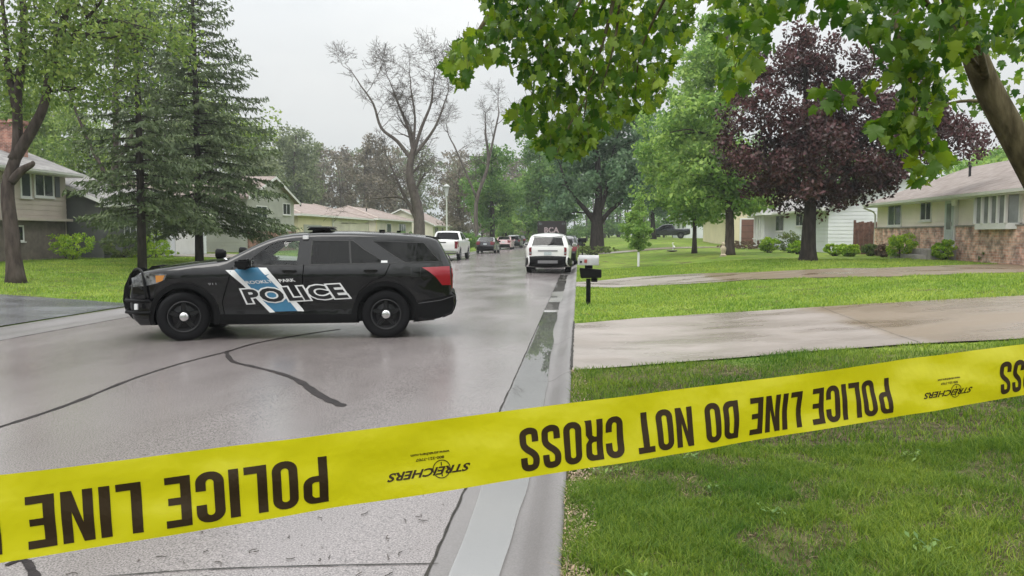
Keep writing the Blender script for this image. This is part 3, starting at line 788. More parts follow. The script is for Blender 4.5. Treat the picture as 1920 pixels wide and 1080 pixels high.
def make_suv(root, paint, police, rim):
    AR = [(1.53, .385, .45), (-1.53, .385, .45)]
    B = Body(SUV_TOP, AR, .25, .985, 1.16, .34 if police else .46, (1.5, .17, .88), (-1.9, .10 if police else .15, .78), r=.055 if police else .085, crown=.035 if police else .06)
    w1 = [(.60, 1.185), (.50, 1.30), (.24, 1.52), (.10, 1.572), (-.24, 1.582), (-.18, 1.178)]
    w2 = [(-.40, 1.585), (-1.02, 1.577), (-1.19, 1.425), (-1.52, 1.205), (-.375, 1.183)]
    w3 = [(-1.34, 1.572), (-2.13, 1.54), (-2.24, 1.40), (-2.40, 1.225), (-1.84, 1.212), (-1.66, 1.33)]
    w1, w2, w3 = [[(fx(x), fz(z)) for x, z in w_] for w_ in (w1, w2, w3)]
    B.shell('body', paint, root, [w1, w2, w3], glassr=[(11, 15), (23, 26)])
    for w, nm, g in ((w1, 'front_window', M_GLASSF), (w2, 'rear_window', M_GLASSD), (w3, 'quarter_window', M_GLASSD)):
        B.panel(nm, [w], g, root, off=-.006, step=.2)
        c = np.mean(np.array(w), 0)
        B.panel('window_seal', [[tuple(c + (np.array(p) - c) * 1.035 + np.sign(np.array(p) - c) * .006) for p in w], w], M_SEAL, root, off=.003, step=None)
    B.groove('window_bar', [(-.965, 1.575), (-.99, 1.19)], M_SEAL, root, w=.028, off=-.001)
    B.panel('pillar_trim', [[(-.20, 1.585), (-.375, 1.588), (-.355, 1.178), (-.16, 1.174)]], M_SEAL if not police else paint, root, off=.004)
    B.band('windscreen', 11, 15, -.9, .9, M_GLASSF, root, off=-.006)
    B.band('rear_glass', 23, 26, -.9, .9, M_GLASSD, root, off=-.004)
    # floor, seats
    MB().box(-2.3, -.8, .3, 1.0, .8, .55).box(.75, -.75, .55, 1.05, .75, 1.1).build('cabin_floor', M_DARK, root)
    for y in (-.38, .38):
        MB().box(-.15, y - .24, .5, .35, y + .24, .72).prism([(-.15, .7), (-.02, .7), (-.16, 1.28), (-.30, 1.28)], y - .22, y + .22, 'y').prism([(-.2, 1.3), (-.12, 1.3), (-.16, 1.46), (-.25, 1.46)], y - .12, y + .12, 'y').build('seat', M_DARK, root, bevel=.02)
    if police: MB().box(-.47, -.7, .6, -.44, .7, 1.5).build('partition', M_DARK, root)
    MB().box(-2.35, -.75, .5, -1.3, .75, 1.12).build('cargo_cover', M_DARK, root)
    # arches, sills, lines
    trim = M_PLAST
    for (ax, az, ar) in AR:
        a = [(ax + ar * math.cos(t), az + ar * math.sin(t)) for t in np.linspace(R(-14), R(194), 26)]
        b = [(ax + (ar + .075) * math.cos(t), az + (ar + .075) * math.sin(t)) for t in np.linspace(R(194), R(-14), 26)]
        B.panel('arch_trim', [a + b], trim, root, off=.018, step=None, thick=.03, seg=None)
    B.panel('sill_trim', [[(1.05, .27), (-1.05, .27), (-1.02, .40), (1.02, .42)]], trim, root, off=.012, thick=.03)
    B.groove('door_gap', [(.80, 1.14), (.90, .80), (.96, .60), (.93, .42)], M_GAP, root, w=.012)
    B.groove('door_gap', [(-.28, 1.56), (-.27, 1.16), (-.23, .42)], M_GAP, root, w=.014)
    B.groove('door_gap', [(-1.60, 1.18), (-1.52, 1.0), (-1.30, .90), (-1.12, .75), (-1.04, .55), (-1.0, .42)], M_GAP, root, w=.012)
    B.groove('fuel_flap_gap', [(-1.93, 1.12), (-1.93, .98), (-2.08, .98), (-2.08, 1.12)], M_SEAL, root, w=.005)
    B.groove('belt_line', [(.75, 1.155), (-.2, 1.168), (-1.5, 1.19), (-2.42, 1.215)], M_SEAL, root, w=.014)
    for x in (-.06, -1.30):
        for sg in (1, -1):
            y = sg * (B.hw(x, 1.07))
            h_ = MB().box(x - .11, y, 1.065, x + .11, y + sg * .04, 1.097).build('door_handle', paint, root, bevel=.01)
            MB().box(x - .07, y + sg * .003, 1.03, x + .07, y + sg * .008, 1.062).build('handle_recess', M_SEAL, h_)
    for sg in (1, -1):
        y = sg * (B.hw(.62, 1.15))
        mr = MB().prism([(.70, 1.12), (.74, 1.20), (.68, 1.265), (.50, 1.27), (.47, 1.15), (.56, 1.11)], y + sg * .06, y + sg * .27, 'y').build('wing_mirror', M_PLAST if police else paint, root, bevel=.03)
        MB().box(.58, y - sg * .03, 1.14, .66, y + sg * .1, 1.18).build('mirror_arm', M_PLAST, mr)
        MB().box(.462, y + sg * .08, 1.16, .468, y + sg * .25, 1.25).build('mirror_glass', M_CHROME, mr)
    # lamps
    for sg in (1, -1):
        hl = B.panel('headlight', [[(2.32, .98), (2.05, 1.055), (1.76, 1.045), (1.80, .955), (1.92, .90), (2.1, .86), (2.30, .84)]], M_LENS, root, off=.006, sides=(sg,), thick=.02)[0]
        B.panel('marker_lamp', [[(1.93, 1.02), (1.79, 1.025), (1.83, .94), (1.93, .91)]], M_AMBER, hl, off=.011, sides=(sg,))
        t0, t1 = (.42, 1.0) if sg > 0 else (-1.0, -.42)
        B.band('headlight_front', 4, 5.6, t0, t1, M_LENS, root, off=.01, skirt=.02)
        B_tl = B.panel('tail_lamp', [[(-2.10, 1.125), (-2.54, 1.14), (-2.56, .84), (-2.42, .84), (-2.31, .98), (-2.21, 1.06)]], M_RED, root, off=.012, sides=(sg,), thick=.03)
        if not police: bpy.data.objects.remove(B_tl[0])
        t0, t1 = (.87, 1.0) if sg > 0 else (-1.0, -.87)
        B.band('tail_lamp_rear', 26.9, 29.2, t0, t1, M_RED if police else M_REDD, root, off=.014, skirt=.03)
        B.band('reverse_lamp', 28.2, 28.8, t0 * .985, t1 * .985 if sg > 0 else t1, M_GREY, root, off=.018, skirt=.01)
    B.band('grille', 2.6, 4.9, -.55, .55, M_PLAST, root, off=.012, skirt=.03)
    B.band('front_bumper', 1.0, 2.6, -1, 1, M_PLAST, root, off=.014, skirt=.03)
    # rear
    B.band('rear_bumper', 29.9, 34.8, -1.0, 1.0, M_PLAST, root, off=.016, nj=12, skirt=.03)
    B.panel('bumper_side', [[(-2.60, .69), (-2.02, .58), (-1.99, .40), (-2.1, .30), (-2.37, .32), (-2.56, .40), (-2.61, .50)]], M_PLAST, root, off=.010, thick=.03)
    B.groove('bumper_line', [(-2.04, .555), (-2.4, .60), (-2.60, .66)], M_SEAL if not police else M_GREY, root, w=.006, off=.013)
    B.band('diffuser', 31.9, 33.0, -.55, .55, M_GREY, root, off=.022, skirt=.02)
    B.band('trim_bar', 27.7, 28.05, -.52, .52, M_GREY if not police else M_PLAST, root, off=.016, skirt=.02)
    B.band('licence_plate', 28.2, 29.2, -.20, .20, M_PLATE, root, off=.016, skirt=.01)
    B.band('tailgate_gap', 26.4, 26.5, -.9, .9, M_SEAL, root, off=.003)
    wp = MB(); p0 = B.S(25.9, .0)[0]; p1 = B.S(25.1, -.35)[0]
    wp.tube([p0 + np.array([-.03, 0, 0]), p1 + np.array([-.03, 0, 0.01])], .012, 6).build('rear_wiper', M_PLAST, root)
    MB().prism([(-2.16, 1.625), (-2.40, 1.60), (-2.41, 1.575), (-2.32, 1.57)], -.64, .64, 'y').build('roof_spoiler', paint, root, bevel=.01)
    # underside
    MB().box(-2.3, -.6, .24, 2.1, .6, .4).box(-1.63, -.75, .33, -1.43, .75, .43).box(1.43, -.75, .33, 1.63, .75, .43).build('chassis', M_DARK, root)
    for ax in (1.53, -1.53): MB().box(ax - .47, -.70, .40, ax + .47, .70, .95).build('wheel_well', M_DARK, root)
    for ax in (1.53, -1.53):
        for sg in (1, -1): wheel(root, ax, sg * .965, .385, .24, rim, 'steel' if police else 5, steer=R(16) if (police and ax > 0) else 0)
    if not police:
        for sg in (1, -1): MB().tube([(.0, sg * .72, 1.63), (-.1, sg * .72, 1.685), (-1.0, sg * .71, 1.70), (-1.9, sg * .69, 1.665), (-2.0, sg * .69, 1.63)], .016, 6).build('roof_rail', M_PLAST, root)
    return B

# ---- police SUV
pos = (at_z(350, 640) + at_z(723, 634)) / 2
hd = at_z(350, 640) - at_z(723, 634); ha = math.atan2(hd[1], hd[0])
left = np.array([-math.sin(ha), math.cos(ha), 0])
pc = pos - left * .965 + left * .17 - np.array([math.cos(ha), math.sin(ha), 0]) * .02
pcar = empty('police_car', (pc[0], pc[1], .018), ha, 'black police SUV parked sideways across the wet road with POLICE on its doors', 'police car')
PB = make_suv(pcar, M_BLACKPAINT, True, M_STEEL)
M_DW = mat('white_vinyl', (0.66, 0.67, 0.67), .35); M_DB = mat('blue_vinyl', (0.035, 0.135, 0.24), .3, col2=(0.05, 0.19, 0.32), scale=2.5); M_DK = mat('black_vinyl', (0.008, 0.008, 0.009), .35)
for sg in (1, -1):
    stp = PB.panel('door_stripe', [[(.835, 1.075), (.60, .84), (.245, .448), (-.24, .458), (.32, 1.115), (.40, 1.135), (.70, 1.13)]], M_DB, pcar, off=.005, sides=(sg,))[0]
    PB.panel('stripe_edge', [[(.90, 1.10), (.77, 1.10), (.30, .57), (.17, .44), (.25, .435), (.64, .865)]], M_DW, stp, off=.008, sides=(sg,))
    PB.panel('stripe_edge', [[(.415, 1.135), (.29, 1.132), (.0, .78), (-.24, .50), (-.27, .45), (-.17, .452), (.10, .80)]], M_DW, stp, off=.008, sides=(sg,))

def text_mesh(txt, size=1.0, off=0.0, space=1.0, shear=0.0, bold=False):
    cu = bpy.data.curves.new('lettering', 'FONT'); cu.body = txt; cu.size = size; cu.offset = off; cu.space_character = space; cu.shear = shear
    cu.resolution_u = 3
    o = bpy.data.objects.new('lettering', cu); COL.objects.link(o)
    dg = bpy.context.evaluated_depsgraph_get(); dg.update()
    me = bpy.data.meshes.new_from_object(o.evaluated_get(dg))
    V = [tuple(v.co) for v in me.vertices]; Fc = [tuple(p.vertices) for p in me.polygons]
    bpy.data.objects.remove(o); bpy.data.curves.remove(cu); bpy.data.meshes.remove(me)
    return V, Fc
def subdiv(V, Fc, cuts):
    bm = bmesh.new(); vs = [bm.verts.new(v) for v in V]
    for f in Fc:
        try: bm.faces.new([vs[i] for i in f])
        except ValueError: pass
    bmesh.ops.triangulate(bm, faces=bm.faces)
    for _ in range(cuts):
        ed = [e for e in bm.edges if e.calc_length() > .06]
        if ed: bmesh.ops.subdivide_edges(bm, edges=ed, cuts=1); bmesh.ops.triangulate(bm, faces=bm.faces)
    bm.verts.index_update(); V2 = [tuple(v.co) for v in bm.verts]; F2 = [tuple(v.index for v in f.verts) for f in bm.faces]; bm.free(); return V2, F2
def norm_text(V):
    x0 = min(v[0] for v in V); x1 = max(v[0] for v in V); y0 = min(v[1] for v in V); y1 = max(v[1] for v in V)
    return x0, x1, y0, y1
# corners measured on the door: top-left, bottom-left, top-right, bottom-right as (x, z)
def place_text(txt, q, m, parent, off, toff=0.0, space=1.0, name='lettering', sides=(1,), ref=None, cuts=2, grow=0.0):
    V, Fc = text_mesh(txt, 1, toff, space)
    V0, _ = text_mesh(txt, 1, ref if ref is not None else 0, space)
    x0, x1, y0, y1 = norm_text(V0)
    V, Fc = subdiv(V, Fc, 0)
    out = []
    for (x, y, _z) in V:
        u = (x - x0) / (x1 - x0); v = (y - y0) / (y1 - y0)
        tl, bl, tr, br = map(np.array, q)
        p = (bl * (1 - u) + br * u) * (1 - v) + (tl * (1 - u) + tr * u) * v
        out.append((p[0], p[1], 0))
    out, Fc = subdiv(out, Fc, cuts)
    r_ = []
    for sg in sides:
        b = MB().add([(x, sg * (PB.hw(x, z) + off), z) for x, z, _ in out], Fc); r_.append(b.build(name, m, parent, recalc=False))
    return r_
Q = [(.665, .800), (.575, .582), (-.815, .873), (-.965, .655)]
for sg in (1, -1):
    q = Q if sg > 0 else [Q[2], Q[3], Q[0], Q[1]]
    if sg < 0: q = [(-.90, .86), (-.90, .64), (.66, .80), (.66, .58)]
    wt_ = place_text('POLICE', q, M_DW, pcar, .0115, toff=.105, ref=.035, space=1.08, name='police_lettering', sides=(sg,))[0]
    place_text('POLICE', q, M_DK, wt_, .0145, toff=.040, ref=.035, space=1.08, name='letter_face', sides=(sg,))
    qs = [(.66, .925), (.635, .878), (-.12, .965), (-.15, .918)] if sg > 0 else [(-.15, .96), (-.15, .915), (.64, .925), (.64, .88)]
    place_text('BROOKLYN PARK', qs, M_DW, pcar, .0115, toff=.02, name='city_lettering', sides=(sg,), cuts=1)
place_text('911', [(1.16, .90), (1.155, .87), (1.04, .905), (1.035, .875)], M_GREY, pcar, .006, toff=.01, name='fender_lettering', cuts=0)
PB.panel('window_sticker', [[(-1.46, 1.20), (-1.56, 1.20), (-1.56, 1.235), (-1.46, 1.235)]], M_DW, pcar, off=.006, sides=(1,), step=None)
# light bar, spotlight, antenna, roof number plate
lb = MB().prism([(-.27, 1.712), (-.66, 1.712), (-.60, 1.757), (-.32, 1.757)], -.56, .56, 'y').build('light_bar', M_PLAST, pcar, bevel=.012)
MB().prism([(-.26, 1.753), (-.66, 1.753), (-.62, 1.778), (-.30, 1.778)], -.54, .54, 'y').build('light_bar_lens', mat('light_bar_lens', (.16, .17, .17), .15, coat=1), lb, bevel=.01)
MB().box(-.55, -.45, 1.67, -.35, .45, 1.713).build('light_bar_foot', M_PLAST, lb)
MB().prism([(-.25, 1.57), (-.335, 1.57), (-.335, 1.632), (-.25, 1.632)], .80, .85, 'y').build('roof_tag', M_DW, pcar, bevel=.004)
MB().tube([(-1.45, .15, 1.69), (-1.45, .15, 1.725)], .05, 12).build('antenna', M_PLAST, pcar)
MB().tube([(-1.72, -.15, 1.68), (-1.72, -.15, 1.71)], .035, 12).build('antenna', M_PLAST, pcar)
for sg in (1, -1):
    sl = MB().lathe([(.001, -.10), (.05, -.09), (.078, -.04), (.082, .04), (.07, .05), (.001, .052)], 16, 'x', (1.02, sg * .80, 1.345)).build('spotlight', M_PLAST, pcar, smooth=True, sharp=40)
    MB().lathe([(.068, .0), (.001, .008)], 16, 'x', (1.074, sg * .80, 1.345)).build('lamp_glass', M_LENS, sl, smooth=True)
    MB().tube([(.98, sg * .80, 1.30), (.90, sg * .83, 1.24)], .018, 8).build('spotlight_arm', M_CHROME, sl)
# push bar with wrap-around headlight guards
for y in (-.36, .36): pb_ = MB().prism([(2.34, .27), (2.49, .30), (2.59, .42), (2.63, .60), (2.60, .82), (2.51, 1.02), (2.40, 1.12), (2.28, 1.12), (2.22, 1.08), (2.36, .98), (2.40, .80), (2.40, .5), (2.30, .30)], y - .015, y + .015, 'y').build('push_bar', M_PLAST, pcar, bevel=.008)
for z in (.45, .63):
    MB().tube([(2.02, .985, z), (2.22, .93, z), (2.44, .76, z), (2.55, .4, z), (2.56, 0, z), (2.55, -.4, z), (2.44, -.76, z), (2.22, -.93, z), (2.02, -.985, z)], .026, 8).build('bar_tube', M_PLAST, pb_, smooth=True)
MB().grid(lambda u, v: ((2.50 - .45 * abs(2 * v - 1) ** 3, -.9 + 1.8 * v, .40 + .26 * u)), 1, 16).build('bar_plate', M_PLAST, pb_)
for sg in (1, -1):
    MB().tube(smooth_path([(2.50, sg * .40, .66), (2.50, sg * .42, .90), (2.42, sg * .46, 1.07), (2.30, sg * .62, 1.11), (2.16, sg * .86, 1.07), (2.11, sg * .93, .93), (2.08, sg * .965, .66)], 5), .019, 8).build('headlight_guard', M_PLAST, pb_, smooth=True)
    MB().tube(smooth_path([(2.50, sg * .42, .80), (2.42, sg * .62, .84), (2.24, sg * .84, .85), (2.12, sg * .93, .80)], 4), .014, 8).build('headlight_guard', M_PLAST, pb_, smooth=True)
MB().box(2.20, .94, .50, 2.25, .985, .59).build('bar_marker', M_DW, pb_, bevel=.004)
MB().tube([(2.34, -.2, .78), (2.44, .1, .78)], .03, 8).build('siren_speaker', M_PLAST, pb_)

# ---- white SUV seen from behind
p = (at_z(985, 513) + at_z(1068, 513)) / 2
wsuv = empty('suv', (p[0] + .02, p[1] + 2.35, 0.012), math.pi / 2, 'white SUV seen from behind, parked against the right kerb', 'suv', 'vehicles parked on the street')
make_suv(wsuv, M_WHITEPAINT, False, M_GREY)

# ---- simpler cars along the street
def make_car(root, paint, top, AR, zs, W, belt, tumble, nose, tail, wins, glassr, lamp, plate, bump, r_w, rail=False, bed=None, rim=None):
    B = Body(top, AR, zs, W, belt, tumble, nose, tail, r=.05, crown=.035)
    B.shell('body', paint, root, wins, glassr=glassr, step=.16)
    for w in wins:
        B.panel('side_window', [w], M_GLASSD, root, off=-.004, step=.3)
    for k, (a, b) in enumerate(glassr): B.band('windscreen' if k == 0 else 'rear_glass', a, b, -.9, .9, M_GLASSD, root, off=-.004)
    MB().box(-1.9, -.62, zs + .05, 1.9, .62, belt - .25).build('chassis', M_DARK, root)
    for ax, az, ar in AR: MB().box(ax - ar, -W + .27, az, ax + ar, W - .27, az + ar + .02).build('wheel_well', M_DARK, root)
    for sg in (1, -1):
        t0, t1 = (lamp[2], 1.02) if sg > 0 else (-1.02, -lamp[2])
        B.band('tail_lamp', lamp[0], lamp[1], t0, t1, M_REDD, root, off=.015, skirt=.03)
        if lamp[3]: B.panel('tail_lamp_side', [lamp[3]], M_RED, root, off=.012, sides=(sg,), thick=.02)
        y = sg * (B.hw(.6, belt))
        MB().box(.62, y, belt - .02, .78, y + sg * .2, belt + .13).build('wing_mirror', paint, root, bevel=.03)
    B.band('licence_plate', plate[0], plate[1], -.2, .2, M_PLATE, root, off=.02, skirt=.01)
    if bump: B.band('rear_bumper', bump[0], bump[1], -1, 1, bump[2], root, off=.02, skirt=.03)
    for ax, az, ar in AR:
        for sg in (1, -1): wheel(root, ax, sg * (W - .02), r_w, .21, rim or M_GREY, 5, hub=False)
    return B
SED_TOP = [(2.15, .22), (2.30, .32), (2.34, .5), (2.28, .66), (2.1, .75), (1.6, .86), (1.1, .94), (.85, .98), (.5, 1.16), (.15, 1.33), (-.1, 1.41), (-.5, 1.44), (-1.0, 1.41), (-1.3, 1.33), (-1.6, 1.20), (-1.9, 1.08), (-2.2, 1.06), (-2.36, 1.03), (-2.40, .9), (-2.42, .72), (-2.45, .6), (-2.44, .42), (-2.38, .3), (-2.2, .24)]
SED_AR = [(1.38, .33, .38), (-1.38, .33, .38)]
SED_W = [[(.55, .98), (.15, 1.26), (-.15, 1.34), (-.15, 1.0)], [(-.25, 1.345), (-.75, 1.35), (-1.1, 1.28), (-1.45, 1.05), (-.25, 1.0)]]
def sedan(name, X, Y, paint, label, cat='car', rz=math.pi / 2):
    e = empty(name, (X, Y, .015), rz, label, cat, 'vehicles parked on the street')
    make_car(e, paint, SED_TOP, SED_AR, .22, .90, .97, .42, (1.4, .16, .9), (-1.5, .12, .9), SED_W, [(7, 10), (12, 15)], (17, 18.8, .62, [(-2.15, 1.02), (-2.37, 1.0), (-2.39, .84), (-2.2, .86)]), (18.1, 18.9), (19.9, 22, M_PLAST), .33)
    return e
HB_TOP = [(2.0, .24), (2.12, .36), (2.14, .6), (2.0, .85), (1.6, .98), (1.1, 1.06), (.95, 1.1), (.55, 1.34), (.2, 1.53), (-.1, 1.58), (-.8, 1.60), (-1.5, 1.57), (-1.9, 1.50), (-2.05, 1.40), (-2.2, 1.12), (-2.27, 1.0), (-2.3, .85), (-2.33, .65), (-2.32, .45), (-2.25, .34), (-2.1, .26)]
HB_W = [[(.6, 1.08), (.25, 1.40), (0, 1.48), (-.1, 1.09)], [(-.2, 1.49), (-.95, 1.49), (-1.0, 1.1), (-.2, 1.09)], [(-1.1, 1.48), (-1.75, 1.42), (-1.95, 1.15), (-1.1, 1.1)]]
def crossover(name, X, Y, paint, label, cat='car', rz=math.pi / 2):
    e = empty(name, (X, Y, .015), rz, label, cat, 'vehicles parked on the street')
    make_car(e, paint, HB_TOP, [(1.33, .35, .41), (-1.33, .35, .41)], .25, .92, 1.06, .38, (1.3, .15, .85), (-1.5, .10, .85), HB_W, [(6, 9), (13, 15)], (14.9, 16.4, .72, [(-2.0, 1.1), (-2.24, 1.08), (-2.28, .85), (-2.15, .88)]), (15.8, 16.7), (17, 19.3, M_PLAST), .35)
    return e
M_CHAR = mat('charcoal_paint', (0.035, 0.034, 0.04), .25, coat=1, metal=.3); M_PINK = mat('light_pinkish_paint', (0.60, 0.42, 0.44), .3, coat=1)
M_GREEND = mat('dark_green_paint', (0.022, 0.035, 0.034), .25, coat=1); M_BLUEK = mat('blue_black_paint', (0.015, 0.018, 0.028), .25, coat=1)
# white pickup
PK_TOP = [(2.75, .36), (2.88, .5), (2.90, .8), (2.84, 1.08), (2.6, 1.18), (1.9, 1.24), (1.45, 1.28), (1.3, 1.31), (1.0, 1.52), (.65, 1.74), (.4, 1.83), (-.2, 1.87), (-.75, 1.84), (-.90, 1.78), (-1.02, 1.33), (-1.10, 1.30), (-2.2, 1.30), (-2.88, 1.31), (-2.92, 1.25), (-2.93, 1.0), (-2.93, .78), (-2.93, .66), (-2.90, .58), (-2.6, .5)]
pk = empty('pickup_truck', (at_z(866, 488)[0] - .98, at_z(866, 488)[1] + 1.2, .012), math.pi / 2, 'white crew cab pickup truck parked on the left just beyond the police SUV', 'pickup truck', 'vehicles parked on the street')
PKB = make_car(pk, M_WHITEPAINT, PK_TOP, [(1.85, .40, .48), (-1.75, .40, .48)], .42, 1.0, 1.28, .36, (2.2, .1, .7), (-2.7, .02, .3), [[(.95, 1.32), (.6, 1.62), (.35, 1.74), (.08, 1.76), (.08, 1.33)], [(-.02, 1.76), (-.65, 1.75), (-.8, 1.5), (-.85, 1.33), (-.02, 1.33)]], [(7, 10), (13, 14)], (18.1, 20.0, .84, [(-2.72, 1.24), (-2.91, 1.24), (-2.91, .86), (-2.76, .88)]), (20.3, 20.9), None, .40)
MB().box(-3.08, -.92, .50, -2.95, .92, .64).build('rear_bumper', M_CHROME, pk, bevel=.02)
MB().box(-2.85, -.82, 1.333, -1.15, .82, 1.345).build('bed_cover', M_PLAST, pk)
MB().box(-2.965, -.25, 1.13, -2.945, .25, 1.19).build('tailgate_handle', M_PLAST, pk)
PKB.groove('door_gap', [(.03, 1.78), (.03, .5)], M_SEAL, pk, w=.012); PKB.groove('door_gap', [(-.9, 1.35), (-.9, .5)], M_SEAL, pk, w=.012)
q = (at_z(885, 476) + at_z(930, 475)) / 2
sedan('sedan', q[0] + .1, q[1] + 2.3, M_CHAR, 'charcoal sedan seen from behind, first car beyond the white pickup')
q = at_z(950, 468)
sedan('sedan', at_z(941, 468.5)[0] + .1, q[1] + 1.5, M_PINK, 'pale pinkish car between the charcoal sedan and two dark cars')
q = at_z(970, 464)
crossover('compact_car', -8.15, 99.0, M_GREEND, 'dark green car just beyond the pale pinkish one')
crossover('compact_car', -8.45, 113, M_BLUEK, 'last small dark car at the far end of the left-hand row')
crossover('compact_car', -.95, 43.2, M_CHAR, 'dark car parked right in front of the white SUV')
crossover('compact_car', -.85, 51.0, M_BLUEK, 'blue-black car second in line ahead of the white SUV')
# black box truck in the street beyond
bt = empty('box_truck', (-2.0, 62, .015), math.pi / 2, 'black box-bodied crime scene truck with white letters, seen above the white SUV roof', 'truck', 'vehicles parked on the street')
M_BTP = mat('truck_black', (0.018, 0.012, 0.013), .3, coat=.5)
MB().box(-4.4, -1.06, .75, 1.3, 1.06, 2.66).build('cargo_box', M_BTP, bt, bevel=.05)
MB().prism([(1.4, .55), (3.3, .55), (3.35, 1.15), (2.5, 1.35), (2.0, 2.05), (1.4, 2.1)], -1.0, 1.0, 'y').build('cab', M_BTP, bt, bevel=.06)
MB().box(-4.45, -1.0, .55, 3.2, 1.0, .76).build('chassis', M_DARK, bt)
MB().box(-4.5, -1.05, .45, -4.38, 1.05, .62).build('rear_bumper', M_CHROME, bt, bevel=.02)
for y in (-.85, .85): MB().box(-4.43, y - .1, 2.38, -4.40, y + .1, 2.52).build('scene_light', M_LENS, bt, bevel=.01)
for y in (-.92, .92): MB().box(-4.43, y - .07, .85, -4.40, y + .07, 1.05).build('tail_lamp', M_RED, bt, bevel=.01)
MB().box(-4.412, -.015, .8, -4.403, .015, 2.2).build('door_gap', M_SEAL, bt)
V, Fc = text_mesh('BCA', 1, .03); x0, x1, y0, y1 = norm_text(V)
MB().add([(-4.406, .55 - 1.1 * (a - x0) / (x1 - x0), 1.78 + .42 * (b - y0) / (y1 - y0)) for a, b, _ in V], Fc).build('truck_lettering', mat('pale_lettering', (.35, .28, .29), .5), bt, recalc=False)
for x in (2.3, -2.9):
    for sg in (1, -1): wheel(bt, x, sg * 1.02, .42, .24, M_GREY, 5, hub=False)
# dark pickup in a far yard
yp = at_col(1250, 104)
yk = empty('pickup_truck', yp, math.pi * .97, 'dark pickup truck parked side-on in a far yard behind the sapling', 'pickup truck')
make_car(yk, M_BLUEK, PK_TOP, [(1.85, .40, .48), (-1.75, .40, .48)], .42, 1.0, 1.28, .36, (2.2, .1, .7), (-2.7, .02, .3), [[(.95, 1.32), (.6, 1.62), (.35, 1.74), (.08, 1.76), (.08, 1.33)], [(-.02, 1.76), (-.65, 1.75), (-.8, 1.5), (-.85, 1.33), (-.02, 1.33)]], [(7, 10), (13, 14)], (18.1, 20.0, .84, None), (20.3, 20.9), None, .40)
# ================================================================== HOUSES
def brick_mat(name, c1, c2, mortar, scale=1.0, bw=.2, bh=.068):
    m, nt, b = nmat(name); N, L = nt.nodes, nt.links
    tc = N.new('ShaderNodeTexCoord'); sp = N.new('ShaderNodeSeparateXYZ'); L.new(tc.outputs['Object'], sp.inputs[0])
    ad = N.new('ShaderNodeMath'); L.new(sp.outputs[0], ad.inputs[0]); L.new(sp.outputs[1], ad.inputs[1])
    cb = N.new('ShaderNodeCombineXYZ'); L.new(ad.outputs[0], cb.inputs[0]); L.new(sp.outputs[2], cb.inputs[1])
    br = N.new('ShaderNodeTexBrick'); L.new(cb.outputs[0], br.inputs['Vector'])
    br.inputs['Scale'].default_value = scale; br.inputs['Brick Width'].default_value = bw; br.inputs['Row Height'].default_value = bh
    br.inputs['Mortar Size'].default_value = .008; br.inputs['Color1'].default_value = (*c1, 1); br.inputs['Color2'].default_value = (*c2, 1); br.inputs['Mortar'].default_value = (*mortar, 1)
    br.inputs['Bias'].default_value = 0.0
    no = N.new('ShaderNodeTexNoise'); no.inputs['Scale'].default_value = 3.5; no.inputs['Detail'].default_value = 6; L.new(tc.outputs['Object'], no.inputs['Vector'])
    cr = N.new('ShaderNodeValToRGB'); cr.color_ramp.elements[0].position = .35; cr.color_ramp.elements[0].color = (.5, .5, .5, 1); cr.color_ramp.elements[1].position = .65; cr.color_ramp.elements[1].color = (1.5, 1.4, 1.35, 1)
    L.new(no.outputs[0], cr.inputs[0])
    mx = N.new('ShaderNodeMix'); mx.data_type = 'RGBA'; mx.blend_type = 'MULTIPLY'; mx.inputs[0].default_value = 1
    L.new(br.outputs[0], mx.inputs[6]); L.new(cr.outputs[0], mx.inputs[7]); L.new(mx.outputs[2], b.inputs['Base Color']); b.inputs['Roughness'].default_value = .85
    bp = N.new('ShaderNodeBump'); bp.inputs['Strength'].default_value = .5; bp.inputs['Distance'].default_value = .01; bp.invert = True
    L.new(br.outputs['Fac'], bp.inputs['Height']); L.new(bp.outputs[0], b.inputs['Normal'])
    return m
M_BRICK = brick_mat('pink_brick', (.42, .23, .18), (.60, .44, .36), (.50, .45, .41), bw=.30, bh=.10)
M_BRICK2 = brick_mat('red_brick', (.22, .09, .065), (.32, .15, .11), (.30, .26, .23))
def shingle(name, c, c2):
    return mat(name, c, .9, col2=c2, scale=2.2, detail=8, bump=.5, bscale=22, spec=.2, stretch=(1, 1, 3))
M_ROOF1 = shingle('brown_shingles', (.20, .165, .15), (.28, .245, .225)); M_ROOF2 = shingle('grey_shingles', (.20, .19, .19), (.30, .29, .28)); M_ROOF3 = shingle('tan_shingles', (.23, .185, .165), (.32, .265, .24))
M_CREAM = mat('cream_siding', (.86, .775, .70), .6, var=.06, scale=.7, spec=.3); M_WHITES = mat('white_siding', (.66, .68, .70), .6, var=.05, scale=.7, spec=.3)
M_TRIM = mat('white_trim', (.70, .70, .68), .5, var=.04, scale=2); M_PINKB = mat('buff_siding', (.48, .42, .36), .6, var=.08, scale=1)
M_YEL = mat('yellow_siding', (.68, .61, .42), .6, var=.06, scale=.8); M_TANS = mat('pale_tan_siding', (.62, .58, .49), .7, var=.08, scale=.8)
M_GRNS = mat('grey_green_siding', (.38, .385, .34), .7, var=.1, scale=.8); M_DKS = mat('dark_green_siding', (.115, .12, .115), .7, var=.15, scale=.8)
M_WIN = mat('window_glass', (.035, .042, .045), .06, spec=.8, var=.5, scale=1.2); M_CURT = mat('curtained_glass', (.20, .22, .21), .15, spec=.7, var=.35, scale=1.6)
M_WOODF = mat('brown_fence_wood', (.13, .065, .05), .8, var=.3, scale=6); M_DOORB = mat('brown_garage_door', (.16, .075, .055), .6, var=.1, scale=3)
M_SHUT = mat('slate_shutter', (.09, .10, .11), .6); M_CSTEP = mat('concrete_step', (.30, .28, .26), .8, var=.15, scale=6)

